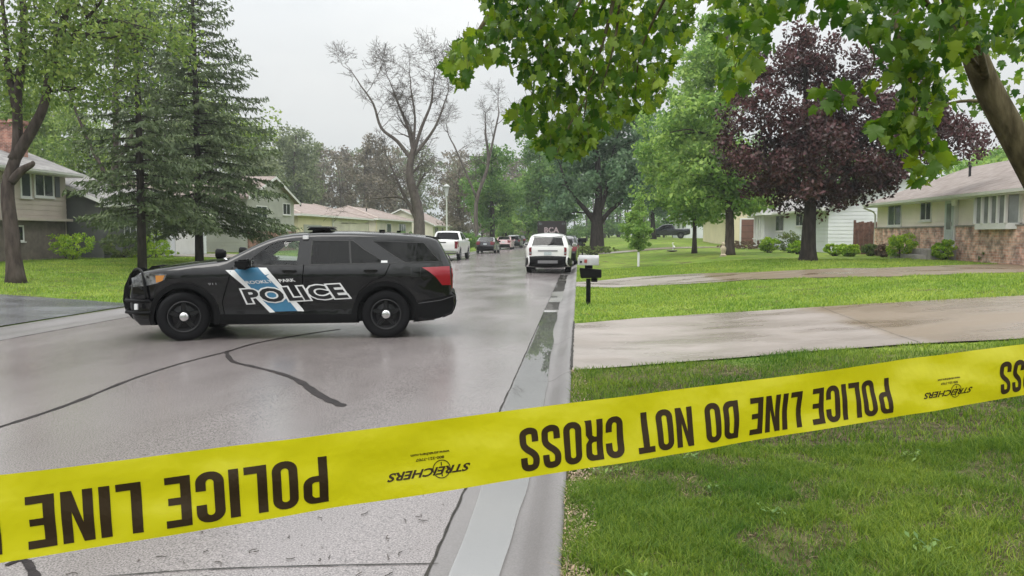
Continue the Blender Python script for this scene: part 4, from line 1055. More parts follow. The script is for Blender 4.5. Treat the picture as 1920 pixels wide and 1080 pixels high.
class House:
    """walls run along the street (Y); s = side the street front faces (+1 = towards +X)"""
    def __init__(h, name, label, cat, X0, depth, Y0, Y1, zg, eave, ridge, s, wall, roofm, over=.45, gover=.35, lap=True, group=None, kind='gable', lapstep=.19, zlap=None):
        h.X0, h.s = X0, s; h.zg = zg
        h.e = empty(name, (X0, (Y0 + Y1) / 2, zg), 0, label, cat, group); h.o = np.array([X0, (Y0 + Y1) / 2, zg])
        X1 = X0 - s * depth; Xr = (X0 + X1) / 2; h.Xr = Xr; h.Y0, h.Y1 = Y0, Y1
        w = MB()
        if kind == 'gable':
            w.prism([(X0, zg - .3), (X0, eave), (Xr, ridge - .12), (X1, eave), (X1, zg - .3)], Y0, Y1, 'y')
        elif kind == 'front_gable':
            Ym = (Y0 + Y1) / 2; w.prism([(Y0, zg - .3), (Y0, eave), (Ym, ridge - .12), (Y1, eave), (Y1, zg - .3)], X0, X1, 'x')
        else: w.box(X0, Y0, zg - .3, X1, Y1, eave)
        if lap:
            z = (zlap if zlap is not None else zg)
            while z < eave - .02:
                z1 = min(z + lapstep, eave)
                w.add([(X0 + s * .022, Y0 - .02, z), (X0 + s * .022, Y1 + .02, z), (X0 + s * .004, Y1 + .02, z1), (X0 + s * .004, Y0 - .02, z1), (X0, Y0, z), (X0, Y1, z)], [(0, 1, 2, 3), (0, 4, 5, 1)])
                w.add([(X0, Y0 - .022, z), (X1, Y0 - .022, z), (X1, Y0 - .004, z1), (X0, Y0 - .004, z1), (X0, Y0, z), (X1, Y0, z)], [(0, 1, 2, 3), (0, 4, 5, 1)])
                z += lapstep
        h.part('wall', w, wall)
        t = .14; sl = (ridge - eave) / (depth / 2)
        if kind == 'gable':
            r_ = MB(); ez = eave - over * sl
            for (a, b_, sg) in ((X0, Xr, 1), (X1, Xr, -1)):
                ax = a + s * over * sg
                r_.prism([(ax, ez), (b_, ridge), (b_, ridge + t), (ax, ez + t)], Y0 - gover, Y1 + gover, 'y')
            rf = h.part('roof', r_, roofm)
            f = MB(); ax = X0 + s * over
            f.box(ax, Y0 - gover, ez - .05, ax + s * .025, Y1 + gover, ez + t * .8)
            f.box(X0, Y0 - gover, ez - .045, ax, Y1 + gover, ez - .02)
            for yy in (Y0 - gover - .025, Y1 + gover):
                for (a, b_, sg) in ((X0, Xr, 1), (X1, Xr, -1)):
                    ax2 = a + s * over * sg; f.prism([(ax2, ez - .06), (b_, ridge - .06), (b_, ridge + .12), (ax2, ez + .12)], yy, yy + .025, 'y')
            h.sub('fascia', f, M_TRIM, rf)
            g = MB(); gx_ = ax + s * .025
            g.prism([(gx_, ez + .12), (gx_ + s * .11, ez + .12), (gx_ + s * .09, ez + .01), (gx_, ez + .01)], Y0 - gover, Y1 + gover, 'y'); h.sub('gutter', g, M_TRIM, rf)
        elif kind == 'front_gable':
            Ym = (Y0 + Y1) / 2; sl = (ridge - eave) / ((Y1 - Y0) / 2); r_ = MB(); ez = eave - over * sl
            for (a, sg) in ((Y0, -1), (Y1, 1)):
                ay = a + sg * over; r_.prism([(ay, ez), (Ym, ridge), (Ym, ridge + t), (ay, ez + t)], X0 + s * gover, X1 - s * gover, 'x')
            rf = h.part('roof', r_, roofm); f = MB()
            for (a, sg) in ((Y0, -1), (Y1, 1)):
                ay = a + sg * over; f.prism([(ay, ez - .06), (Ym, ridge - .06), (Ym, ridge + .12), (ay, ez + .12)], X0 + s * gover, X0 + s * (gover + .03), 'x')
            h.sub('fascia', f, M_TRIM, rf)
        else:
            r_ = MB(); a0, a1 = X0 + s * over, X1 - s * over; b0, b1 = Y0 - over, Y1 + over; hp = depth / 2
            ez = eave
            r_.add([(a0, b0, ez), (a0, b1, ez), (a1, b1, ez), (a1, b0, ez), (Xr, b0 + hp + over, ridge), (Xr, b1 - hp - over, ridge), (a0, b0, ez - .15), (a0, b1, ez - .15), (a1, b1, ez - .15), (a1, b0, ez - .15)],
                   [(0, 1, 5, 4), (1, 2, 5), (2, 3, 4, 5), (3, 0, 4), (6, 7, 8, 9)])
            rf = h.part('roof', r_, roofm)
            f = MB(); f.box(a0, b0, ez - .16, a0 + s * .03, b1, ez + .01).box(a0, b0 - .03, ez - .16, a1, b0, ez + .01); h.sub('fascia', f, M_TRIM, rf)
            [h.sub('hip_ridge', hp_, mat('pale_ridge_shingle', (.45, .38, .34), .9, spec=.2), rf) for hp_ in (MB().tube([(a0, b0, ez + .02), (Xr, b0 + hp + over, ridge + .02)], .09, 6), MB().tube([(a0, b1, ez + .02), (Xr, b1 - hp - over, ridge + .02)], .09, 6))]
        h.roof = rf
    def part(h, name, mb, m, bevel=0): return h.sub(name, mb, m, h.e, bevel)
    def sub(h, name, mb, m, parent, bevel=0):
        mb.v = [tuple(np.array(p) - h.o) for p in mb.v]; return mb.build(name, m, parent, bevel=bevel)
    def P(h, x, y):        # pixel to (Y, z) on the street front
        d = ray(x, y); t = h.X0 / d[0]; return t * d[1], EYE + t * d[2]
    def win(h, Ya, Yb, za, zb, n=2, glassm=None, fr=.07, name='window', proud=.05, sill=True):
        Ya, Yb = sorted((Ya, Yb)); za, zb = sorted((za, zb)); X, s = h.X0, h.s
        b = MB(); b.box(X - s * .02, Ya - fr, za - fr, X + s * proud, Yb + fr, za).box(X - s * .02, Ya - fr, zb, X + s * proud, Yb + fr, zb + fr)
        b.box(X - s * .02, Ya - fr, za, X + s * proud, Ya, zb).box(X - s * .02, Yb, za, X + s * proud, Yb + fr, zb)
        for k in range(1, n): y = Ya + (Yb - Ya) * k / n; b.box(X - s * .02, y - .028, za, X + s * (proud - .008), y + .028, zb)
        w = h.part(name, b, M_TRIM)
        h.sub('pane', MB().box(X + s * .012, Ya, za, X + s * .03, Yb, zb), glassm or M_WIN, w)
        if sill: h.sub('sill', MB().box(X, Ya - .12, za - fr - .05, X + s * .11, Yb + .12, za - fr - .003), M_TRIM, w)
        return w
    def fbox(h, name, Ya, Yb, za, zb, d0, d1, m, parent=None, bevel=0):
        return h.sub(name, MB().box(h.X0 + h.s * d0, Ya, za, h.X0 + h.s * d1, Yb, zb), m, parent or h.e, bevel)

# --- right: cream and brick rambler
h = House('house', 'cream house with a pink brick base and a bay window on the right', 'house', 15.5, 9.2, 20.5, 41.9, .55, 3.32, 5.0, -1, M_CREAM, M_ROOF1, over=.55, zlap=2.05)
Ycorn = 41.9
def brick_run(Ya, Yb, nm='brick_base'):
    b = h.fbox(nm, Ya, Yb, .3, 1.98, .03, .12, M_BRICK); h.fbox('brick_cap', Ya - .02, Yb + .02, 1.983, 2.03, .03, .16, M_CSTEP, b); return b
dY0, dZ1 = h.P(1797, 374); dY1, dZ0 = h.P(1778, 466)
brick_run(dY1 + .12, Ycorn + .03); brick_run(20.4, dY0 - .12)
a, b = h.P(1668, 380), h.P(1690, 421); h.win(a[0], b[0], b[1], a[1], 2, glassm=M_WIN)
a, b = h.P(1729, 377), h.P(1746, 411); h.win(a[0], b[0], b[1], a[1], 2, glassm=M_WIN)
# front door and storm door
dr = h.fbox('door_frame', dY0 - .1, dY1 + .1, dZ0, dZ1 + .1, .0, .16, M_TRIM)
h.fbox('door', dY0 + .02, dY1 - .02, dZ0 + .04, dZ1, .162, .19, mat('storm_door', (.50, .55, .53), .3, var=.1), dr)
h.fbox('door_glass', dY0 + .16, dY1 - .16, dZ0 + .8, dZ1 - .15, .192, .20, M_CURT, dr); h.fbox('door_handle', dY0 + .07, dY0 + .11, dZ0 + .95, dZ0 + 1.1, .192, .24, M_CHROME, dr)
la = h.P(1803, 377)
wl = h.sub('wall_lamp', MB().lathe([(.03, .0), (.10, .02), (.13, .28), (.05, .38), (.01, .40)], 10, 'z', (h.X0 - .28, la[0], la[1] - .2)), mat('lamp_glass_white', (.8, .8, .75), .3), h.e)
h.sub('lamp_arm', MB().box(h.X0 - .28, la[0] - .02, la[1] + .17, h.X0, la[0] + .02, la[1] + .22), M_PLAST, wl)
# bay window
a, b = h.P(1828, 366), h.P(1903, 428); Ya, Yb, za, zb = b[0] - .2, a[0] - .75, min(b[1], a[1]) + .0, 3.12
za = 1.98
bay = MB(); loopb = [(h.X0, Ya - .25), (h.X0 - .38, Ya + .1), (h.X0 - .38, Yb - .1), (h.X0, Yb + .25)]
bay.prism(loopb, za - .12, za + .10, 'z').prism(loopb, zb, zb + .14, 'z')
for (x, y) in loopb[1:3] + [(h.X0 - .38, Ya + .1 + (Yb - Ya - .2) * t) for t in (.25, .5, .75)]: bay.box(x - .05, y - .04, za + .1, x + .05, y + .04, zb)
for (x, y) in (loopb[0], loopb[3]): bay.box(x - .12, y - .05, za + .1, x + .02, y + .05, zb)
bw = h.sub('bay_window', bay, M_TRIM, h.e)
gl = MB(); lg = [(h.X0, Ya - .22), (h.X0 - .34, Ya + .12), (h.X0 - .34, Yb - .12), (h.X0, Yb + .22)]
for p_, q_ in zip(lg[:-1], lg[1:]): gl.quad((*p_, za + .1), (*q_, za + .1), (*q_, zb), (*p_, zb))
h.sub('pane', gl, M_CURT, bw)
# steps
sY0, _ = h.P(1797, 470); 
st = h.fbox('front_step', dY0 - .3, dY1 + 1.5, .3, dZ0 - .02, .13, 1.25, M_CSTEP, bevel=.01); h.fbox('lower_step', dY0 - .2, dY1 + 1.8, .3, dZ0 - .25, 1.255, 1.65, M_CSTEP, st, .01)
# roof fittings
for (yy, xx, r_, hh) in ((37.5, 17.9, .055, .45), (35.0, 19.3, .14, .75)):
    z = 3.32 + (xx - 15.5) * (1.68 / 4.6) + .1
    h.sub('vent_pipe', MB().tube([(xx, yy, z), (xx, yy, z + hh)], r_, 10).lathe([(r_ * 1.4, 0), (r_ * 1.4, .08), (.001, .12)], 10, 'z', (xx, yy, z + hh)), M_GREY if r_ > .1 else M_DARK, h.roof)
h.sub('downspout', MB().tube([(14.85, 42.15, 3.05), (15.35, 42.1, 2.85), (15.42, 42.0, 2.7), (15.42, 42.0, .6)], .045, 6), M_TRIM, h.e)
# gabled porch end at the right frame edge
h.sub('porch_gable', MB().prism([(20.3, 3.18), (24.9, 3.95), (26.3, 3.3), (26.3, 3.15)], 14.5, 14.6, 'x'), M_TRIM, h.e)

# --- right: white house
h = House('house', 'white house with porch posts beyond the purple-leaved tree', 'house', 14.6, 8.6, 47, 66, .6, 3.3, 5.1, -1, M_WHITES, M_ROOF2, over=.5, lapstep=.22)
for (xa, ya, xb, yb) in ((1494, 400, 1506, 422), (1508, 400, 1530, 422)):
    a, b = h.P(xa, ya), h.P(xb, yb); h.win(a[0], b[0], b[1], a[1], 2)
a, b = h.P(1456, 402), h.P(1470, 432); h.win(a[0], b[0], b[1], a[1], 1)
for x in (1440, 1446, 1451, 1456): y = h.P(x, 420)[0]; h.fbox('porch_post', y - .08, y + .08, .6, 3.1, .9, 1.06, M_TRIM)
y0, y1 = h.P(1460, 420)[0], h.P(1436, 420)[0]; h.fbox('porch_roof', y0 - .3, y1 + .3, 3.1, 3.25, .3, 1.3, M_TRIM); h.fbox('porch_rail', y0, y1, 1.3, 1.38, .95, 1.02, M_TRIM); h.fbox('porch_floor', y0, y1, .4, .8, .0, 1.2, M_CSTEP)
h.fbox('window_box', 50, 51.6, 2.0, 2.1, .06, .2, M_TRIM)
fence = empty('wooden_fence', (15.0, 43.6, .6), 0, 'brown board fence panel between the brick-based house and the white house', 'fence')
b = MB()
for k in range(12):
    x = .0 + k * .145; b.box(x, -.012 - .01 * (k % 2), 0, x + .135, .012, 1.72 + .03 * ((k * 7) % 3))
b.build('boards', M_WOODF, fence); MB().box(0, .02, .35, 1.75, .07, .45).box(0, .02, 1.25, 1.75, .07, 1.35).build('rails', M_WOODF, fence)
for x in (-.1, 1.75): MB().box(x, -.05, -.1, x + .1, .06, 1.85).build('post', M_WOODF, fence)

# --- right: yellow house
h = House('house', 'yellow house with a brown garage door, far behind the bright green trees', 'house', 13.2, 9, 70, 84, .75, 3.7, 6.0, -1, M_YEL, M_ROOF3, over=.5, lap=False)
gd = h.sub('garage_door', MB().box(14.3, 69.93, .8, 16.7, 69.99, 3.0), M_DOORB, h.e)
for k in range(1, 4): h.sub('door_seam', MB().box(14.3, 69.915, .8 + k * .55 - .015, 16.7, 69.93, .8 + k * .55 + .015), M_DARK, gd)
h.sub('garage_frame', MB().box(14.15, 69.92, .7, 14.3, 70.0, 3.12).box(16.7, 69.92, .7, 16.85, 70, 3.12).box(14.3, 69.92, 3.0, 16.7, 70, 3.12), M_TRIM, h.e)
h.sub('corner_board', MB().box(13.1, 69.9, .6, 13.3, 70.0, 3.7), M_TRIM, h.e)
h = House('house', 'pale house glimpsed far behind the trees above the dark yard pickup', 'house', 16, 10, 118, 134, 1.1, 3.9, 5.6, -1, M_WHITES, M_ROOF2, lap=False)
h.win(120, 122, 2.2, 3.3, 2); h.win(125, 127.5, 2.2, 3.3, 2)

# --- left: split-level at the frame edge
h = House('house', 'buff split-level house with a brick chimney at the left edge', 'house', -25, 10, 20, 36, .5, 4.75, 6.7, 1, M_PINKB, M_ROOF2, over=.7, zlap=2.32, lapstep=.24)
h.fbox('upper_siding', 20, 36, 2.3, 2.42, .02, .35, M_PINKB); h.fbox('lower_wall', 20, 35.9, .3, 2.28, .0, .015, mat('dark_brown_panel', (.17, .14, .12), .8, var=.2, scale=3))
for (xa, xb) in ((38, 56), (64, 98)):
    a, b = h.P(xa, 320), h.P(xb, 368); h.win(a[0], b[0], b[1], a[1], 2 if xb > 60 else 1, fr=.09)
a, b = h.P(101, 320), h.P(111, 370); h.fbox('shutter', a[0], b[0], b[1], a[1], .02, .06, M_SHUT)
a, b = h.P(20, 425), h.P(42, 450); h.win(a[0], b[0], b[1], a[1], 1)
h.sub('chimney', MB().box(-26.9, 34.2, 4.8, -26.1, 35.0, 6.85).box(-27.0, 34.1, 6.85, -26.0, 35.1, 7.0), M_BRICK2, h.e)
h = House('garage', 'low dark-walled garage with a white eave beside the split-level house', 'garage', -23.4, 8, 36.45, 40.6, .5, 3.3, 4.9, 1, M_DKS, M_ROOF2, over=.6)
h.win(38.2, 39.2, 1.6, 2.6, 2, fr=.05)
h = House('garage', 'white garage glimpsed between the two spruce trunks', 'garage', -23.2, 7, 42.3, 46.6, .5, 3.0, 4.3, 1, M_WHITES, M_ROOF2, over=.4)
h.fbox('garage_door', 42.8, 46.1, .5, 2.6, .03, .06, M_TRIM)
h = House('house', 'grey-green house with a street-facing gable behind the spruces', 'house', -22, 10, 50, 58.5, .5, 4.2, 5.7, 1, M_GRNS, M_ROOF3, kind='front_gable', lapstep=.22, over=.5)
h.fbox('brick_base', 49.9, 58.6, .3, 1.9, .03, .12, M_BRICK2)
a, b = h.P(530, 382), h.P(543, 402); h.win(a[0], b[0], b[1], a[1], 2)
h.win(51.5, 53.2, 2.6, 3.6, 2)
# --- left: two tan ramblers
h = House('house', 'tan hip-roofed house with a yellow garage front, above the police SUV roof', 'house', -22.6, 9, 61, 82, .55, 3.35, 4.75, 1, M_YEL, M_ROOF3, kind='hip', lap=False)
h.fbox('front_wall', 69.8, 82, .4, 3.17, .02, .05, M_TANS); h.fbox('corner_board', 69.6, 69.9, .4, 3.17, .02, .10, M_TRIM)
h.fbox('garage_door', 62.2, 66.6, .55, 2.5, .02, .05, M_GRNS)
for (xa, xb, n_) in ((640, 652, 2), (655, 668, 2), (684, 690, 1)):
    a, b = h.P(xa, 419), h.P(xb, 437); h.win(a[0], b[0], b[1], a[1], n_, fr=.08)
h.sub('vent_pipe', MB().tube([(-25.3, 69, 4.1), (-25.3, 69, 4.8)], .07, 8), M_DARK, h.roof)
h = House('house', 'second tan house in the left row, behind the big bare tree', 'house', -22.4, 9, 84.2, 103, .6, 3.45, 5.0, 1, M_TANS, M_ROOF3, kind='hip', lap=False)
h.fbox('corner_board', 84.2, 84.6, .4, 3.27, .02, .10, M_YEL)
for (xa, xb, n_) in ((725, 733, 1), (748, 760, 3)):
    a, b = h.P(xa, 420), h.P(xb, 438); h.win(a[0], b[0], b[1], a[1], n_, fr=.08)
h.sub('vent_pipe', MB().tube([(-25.0, 90, 4.2), (-25.0, 90, 4.8)], .07, 8), M_DARK, h.roof)
h = House('house', 'farthest pale gabled house of the left row, beside the lamp post', 'house', -20.5, 9, 108, 122, .7, 3.1, 5.2, 1, M_TANS, M_ROOF3, lap=False, over=.5)
h.win(109.5, 112, 1.8, 2.7, 3); h.win(115, 116.5, 1.8, 2.7, 2)
# ================================================================== TREES AND SHRUBS
M_BARK = mat('grey_brown_bark', (.04, .03, .026), .9, col2=(.085, .068, .058), scale=9, bump=.9, bscale=14, spec=.2, stretch=(1, 1, .25))
M_BARKD = mat('dark_bark', (.022, .018, .016), .9, col2=(.05, .041, .036), scale=9, bump=.9, bscale=16, spec=.2, stretch=(1, 1, .25))
M_BARKG = mat('pale_grey_bark', (.075, .062, .055), .9, col2=(.125, .108, .095), scale=8, bump=.6, bscale=14, spec=.2, stretch=(1, 1, .3))
def leafm(name, c, c2, isl=.35, tr=.35, sc=.35, rough=.6): return mat(name, c, rough, col2=c2, scale=sc, island=isl, transl=tr, spec=.3, detail=3)
M_LIME = leafm('lime_green_leaves', (.16, .28, .06), (.29, .42, .12)); M_MIDG = leafm('mid_green_leaves', (.09, .18, .04), (.155, .27, .07))
M_BLUEG = leafm('blue_green_leaves', (.085, .155, .08), (.145, .23, .12)); M_OLIVE = leafm('olive_leaves', (.12, .155, .075), (.19, .225, .115), tr=.2)
M_BUD = leafm('brown_budding_leaves', (.145, .125, .095), (.205, .18, .13), tr=.15); M_PURP = leafm('purple_leaves', (.048, .023, .022), (.088, .040, .036), isl=.5, tr=.15, sc=.6, rough=.38)
M_SPRL = leafm('yellow_green_spring_leaves', (.12, .19, .04), (.20, .28, .07), isl=.4); M_NEED = leafm('spruce_needles', (.068, .10, .040), (.115, .155, .066), isl=.25, tr=.05, sc=.5)
M_SHRUB = leafm('bright_shrub_leaves', (.20, .34, .03), (.34, .46, .06), sc=2); M_SHRUB2 = leafm('dull_shrub_leaves', (.09, .15, .04), (.17, .2, .07), sc=2)

def cloud(centers, rads, n_each, size, seed, squash=.75, asp=.55, up=.0):
    rs = np.random.RandomState(seed); C = np.repeat(np.asarray(centers, float), n_each, 0); Rr = np.repeat(np.asarray(rads, float), n_each)
    n = len(C); d = rs.normal(0, 1, (n, 3)); d /= np.linalg.norm(d, axis=1)[:, None] + 1e-9
    p = C + d * (Rr * rs.rand(n) ** .45)[:, None] * np.array([1, 1, squash])
    u = rs.normal(0, 1, (n, 3)); u[:, 2] *= (1 - up); u /= np.linalg.norm(u, axis=1)[:, None]
    w = rs.normal(0, 1, (n, 3)); v = np.cross(u, w); v /= np.linalg.norm(v, axis=1)[:, None] + 1e-9
    s_ = size * rs.uniform(.55, 1.35, n)[:, None]
    V = np.stack([p - u * s_, p - v * s_ * asp, p + u * s_, p + v * s_ * asp], 1)
    return V.reshape(-1, 3), np.arange(n * 4).reshape(n, 4)
def ell_points(ells, n, seed, shell=.5):
    rs = np.random.RandomState(seed); out = []
    vol = np.array([e[3] * e[4] * e[5] for e in ells]) ** .65; cnt = np.maximum(1, (n * vol / vol.sum()).astype(int))
    for e, k in zip(ells, cnt):
        d = rs.normal(0, 1, (k, 3)); d /= np.linalg.norm(d, axis=1)[:, None]; r_ = shell + (1 - shell) * rs.rand(k)
        out.append(np.array(e[:3]) + d * r_[:, None] * np.array(e[3:6]))
    return np.concatenate(out)
def limb(mb, a, b, r0, r1, rs, n=5, sides=6, sag=.12, wob=.06):
    a = np.array(a, float); b = np.array(b, float); L_ = np.linalg.norm(b - a); pts = []
    for k in range(n + 1):
        t = k / n; p = a * (1 - t) + b * t; p[2] += sag * L_ * math.sin(math.pi * t) ; p += (rs.rand(3) - .5) * wob * L_ * (0 < k < n); pts.append(p)
    mb.tube(pts, [r0 + (r1 - r0) * (k / n) ** .8 for k in range(n + 1)], sides, caps=False); return pts
def tree(name, label, base, trunk, r0, ells, nclump, per, lsize, crad, leaf, bark, seed, cat='tree', group=None, nb=26, shell=.45, limbs=(), r1=.25, up=0, twigs=0):
    """trunk: list of points relative to the base; ells: crown ellipsoids relative to the base"""
    rs = np.random.RandomState(seed); e = empty(name, base, 0, label, cat, group)
    tk = MB(); T = smooth_path([np.array(p, float) for p in trunk], 4); n = len(T)
    rad = [r0 * (1 - (1 - r1) * (k / (n - 1)) ** .9) for k in range(n)]; rad[0] *= 1.45; rad[1] *= 1.12
    T[0] = T[0] - np.array([0, 0, .25])
    tk.tube(T, rad, 12)
    nodes = [(T[k], rad[k]) for k in range(n // 3, n)]
    for lb_ in limbs:
        Lp = smooth_path([np.array(p[:3], float) for p in lb_[0]], 4); ra = [lb_[1] * (1 - .72 * k / (len(Lp) - 1)) for k in range(len(Lp))]
        tk.tube(Lp, ra, 9); nodes += [(Lp[k], ra[k]) for k in range(len(Lp) // 3, len(Lp))]
    C = ell_points(ells, nclump, seed + 1, shell) if nclump else np.zeros((0, 3))
    if len(C):
        for j in rs.choice(len(C), min(nb, len(C)), replace=False):
            c = C[j]
            cand = [(np.linalg.norm(c - q) + (3 if q[2] > c[2] + .3 else 0), q, r_) for q, r_ in nodes]; _, q, r_ = min(cand, key=lambda t: t[0])
            rb_ = min(r_ * .6, .02 + .018 * np.linalg.norm(c - q) * (r0 / .3)); pts = limb(tk, q, c, rb_, rb_ * .2, rs, 6, 5)
            for _ in range(twigs):
                k = rs.randint(2, 6); limb(tk, pts[k], pts[k] + rs.normal(0, 1, 3) * .8, rb_ * .35, rb_ * .08, rs, 3, 4)
    tk.build('trunk', bark, e, smooth=True, recalc=False)
    if len(C):
        V, F_ = cloud(C, crad * rs.uniform(.7, 1.3, len(C)), per, lsize, seed + 2, up=up); np_mesh('crown', V, F_, leaf, e)
    return e
def bush(name, label, px=None, w=1.0, h=1.0, m=None, seed=0, pos=None, n=60, per=45, ls=.05, cat='bush', group=None, stem=True):
    b = pos if pos else on_ground(*px); e = empty(name, b, 0, label, cat, group); rs = np.random.RandomState(seed)
    C = ell_points([(0, 0, h * .52, w * .5, w * .5, h * .5)], n, seed, .55); C[:, 2] = np.maximum(C[:, 2], .06)
    V, F_ = cloud(C, np.full(len(C), min(w, h) * .15), per, ls, seed + 1); np_mesh('foliage', V, F_, m, e)
    s_ = MB()
    for j in range(14): c = C[j % len(C)] * .9; limb(s_, (rs.uniform(-.1, .1) * w, rs.uniform(-.1, .1) * w, -.05), c, .02, .006, rs, 3, 4)
    s_.build('stems', M_BARKD, e, recalc=False); return e
def depth_of(p): return float((np.array(p) - np.array([0, 0, EYE])) @ _f)
def rel(base, px, py, dd=0.0):
    """offset from a base, of the point seen at a pixel at the base's distance (+dd)"""
    p = at_d(px, py, depth_of(base) + dd); return p - np.array(base)

# --- purple-leaved tree
B_ = on_ground(1515, 490); s1 = depth_of(B_) / FPX
tree('tree', 'purple-leaved tree with a dark trunk on the right-hand lawn', B_,
     [(0, 0, 0), (.0, 0, 1.2), (.05, 0, 2.4), (.1, 0, 3.4), (-.1, .2, 5.2), (-.3, 0, 7.6)], .33,
     [(*rel(B_, 1540, 290), 3.7, 3.4, 2.6), (*rel(B_, 1412, 245), 1.8, 2.0, 2.2), (*rel(B_, 1505, 110), 1.9, 2.0, 1.5), (*rel(B_, 1455, 345), 1.3, 1.6, .8), (*rel(B_, 1600, 200), 2.6, 2.4, 2.2), (*rel(B_, 1705, 250), 1.9, 2.2, 1.6), (*rel(B_, 1790, 265), 1.1, 1.4, .7), (*rel(B_, 1655, 330), 1.2, 1.5, .6), (*rel(B_, 1560, 370), 1.2, 1.4, .4)],
     350, 120, .088, .54, M_PURP, M_BARKD, 5, nb=70, shell=.35,
     limbs=[([(.05, 0, 2.5), (.8, -.1, 3.3), (1.9, 0, 4.6), (2.9, .2, 6.0)], .17), ([(0, 0, 2.6), (-.9, .1, 3.7), (-1.8, 0, 5.2)], .15), ([(.1, 0, 3.3), (.5, .8, 4.8), (1.0, 1.0, 7)], .13)])
# --- bright green trees beyond the sapling
B_ = on_ground(1367, 478)
tree('tree', 'tall bright green tree with a sturdy brown trunk, left of the purple-leaved tree', B_, [(0, 0, 0), (0, 0, 1.8), (-.2, 0, 4), (-.4, .2, 8), (-.3, 0, 12)], .28,
     [(*rel(B_, 1345, 330), 3.1, 3.0, 2.2), (*rel(B_, 1300, 230), 2.8, 3.0, 2.6), (*rel(B_, 1345, 130), 2.2, 2.6, 2.4), (*rel(B_, 1395, 375), 1.6, 2.0, 1.1), (*rel(B_, 1340, 60), 1.0, 1.2, 1.2)],
     300, 75, .13, .62, M_LIME, M_BARK, 9, nb=60, shell=.3)
B_ = on_ground(1302, 475)
tree('tree', 'slim-trunked bright green tree, its crown spreading left over the yard', B_, [(0, 0, 0), (0, 0, 2.2), (.1, 0, 4), (-.2, .2, 8)], .15,
     [(*rel(B_, 1275, 345), 2.6, 2.6, 1.7), (*rel(B_, 1240, 300), 1.8, 2.2, 1.5), (*rel(B_, 1290, 260), 2.3, 2.4, 1.8), (*rel(B_, 1310, 395), 1.9, 2.0, .8)],
     200, 75, .13, .6, M_LIME, M_BARK, 14, nb=45, shell=.3)
# --- sapling
B_ = on_ground(1197, 500)
sp_ = tree('sapling', 'small green sapling with a white trunk guard on the lawn', B_, [(0, 0, 0), (0, 0, .9), (.02, 0, 1.8), (0, 0, 3.0)], .035,
     [(*rel(B_, 1193, 432), .78, .75, .55), (*rel(B_, 1195, 405), .55, .55, .6), (*rel(B_, 1197, 380), .25, .28, .42), (*rel(B_, 1192, 457), .68, .6, .3)],
     120, 60, .055, .19, M_LIME, M_BARKD, 21, nb=24, shell=.3)
MB().lathe([(.055, 0), (.055, .66), (.045, .67)], 10, 'z').build('trunk_guard', M_TRIM, sp_, smooth=True)
# --- big spreading tree by the kerb, centre right
B_ = at_col(1119, 64)
tree('tree', 'old broad tree with a thick trunk beside the right kerb beyond the mailboxes', B_, [(0, 0, 0), (0, 0, 1.5), (.0, 0, 3), (.1, 0, 4.2), (0, 0, 8)], .68,
     [(*rel(B_, 1105, 330), 4.2, 4, 2.2), (*rel(B_, 1185, 345), 2.6, 3, 2.2), (*rel(B_, 1190, 285), 2.6, 3, 2.0), (*rel(B_, 1090, 270), 3.2, 3, 2.0), (*rel(B_, 1050, 385), 1.6, 2, 1.2), (*rel(B_, 1150, 230), 3.5, 3.6, 2.0)],
     280, 70, .17, .75, M_BLUEG, M_BARKD, 31, nb=50, shell=.35, r1=.3,
     limbs=[([(-.1, 0, 2.4), (-1.0, 0, 3.6), (-2.2, .2, 5.0), (-3, 0, 7)], .26), ([(.1, 0, 2.2), (1.0, 0, 3.4), (2.2, 0, 4.4), (3.4, 0, 5.6)], .24), ([(0, 0, 3), (.7, 0, 5), (1.2, 0, 8)], .26)])
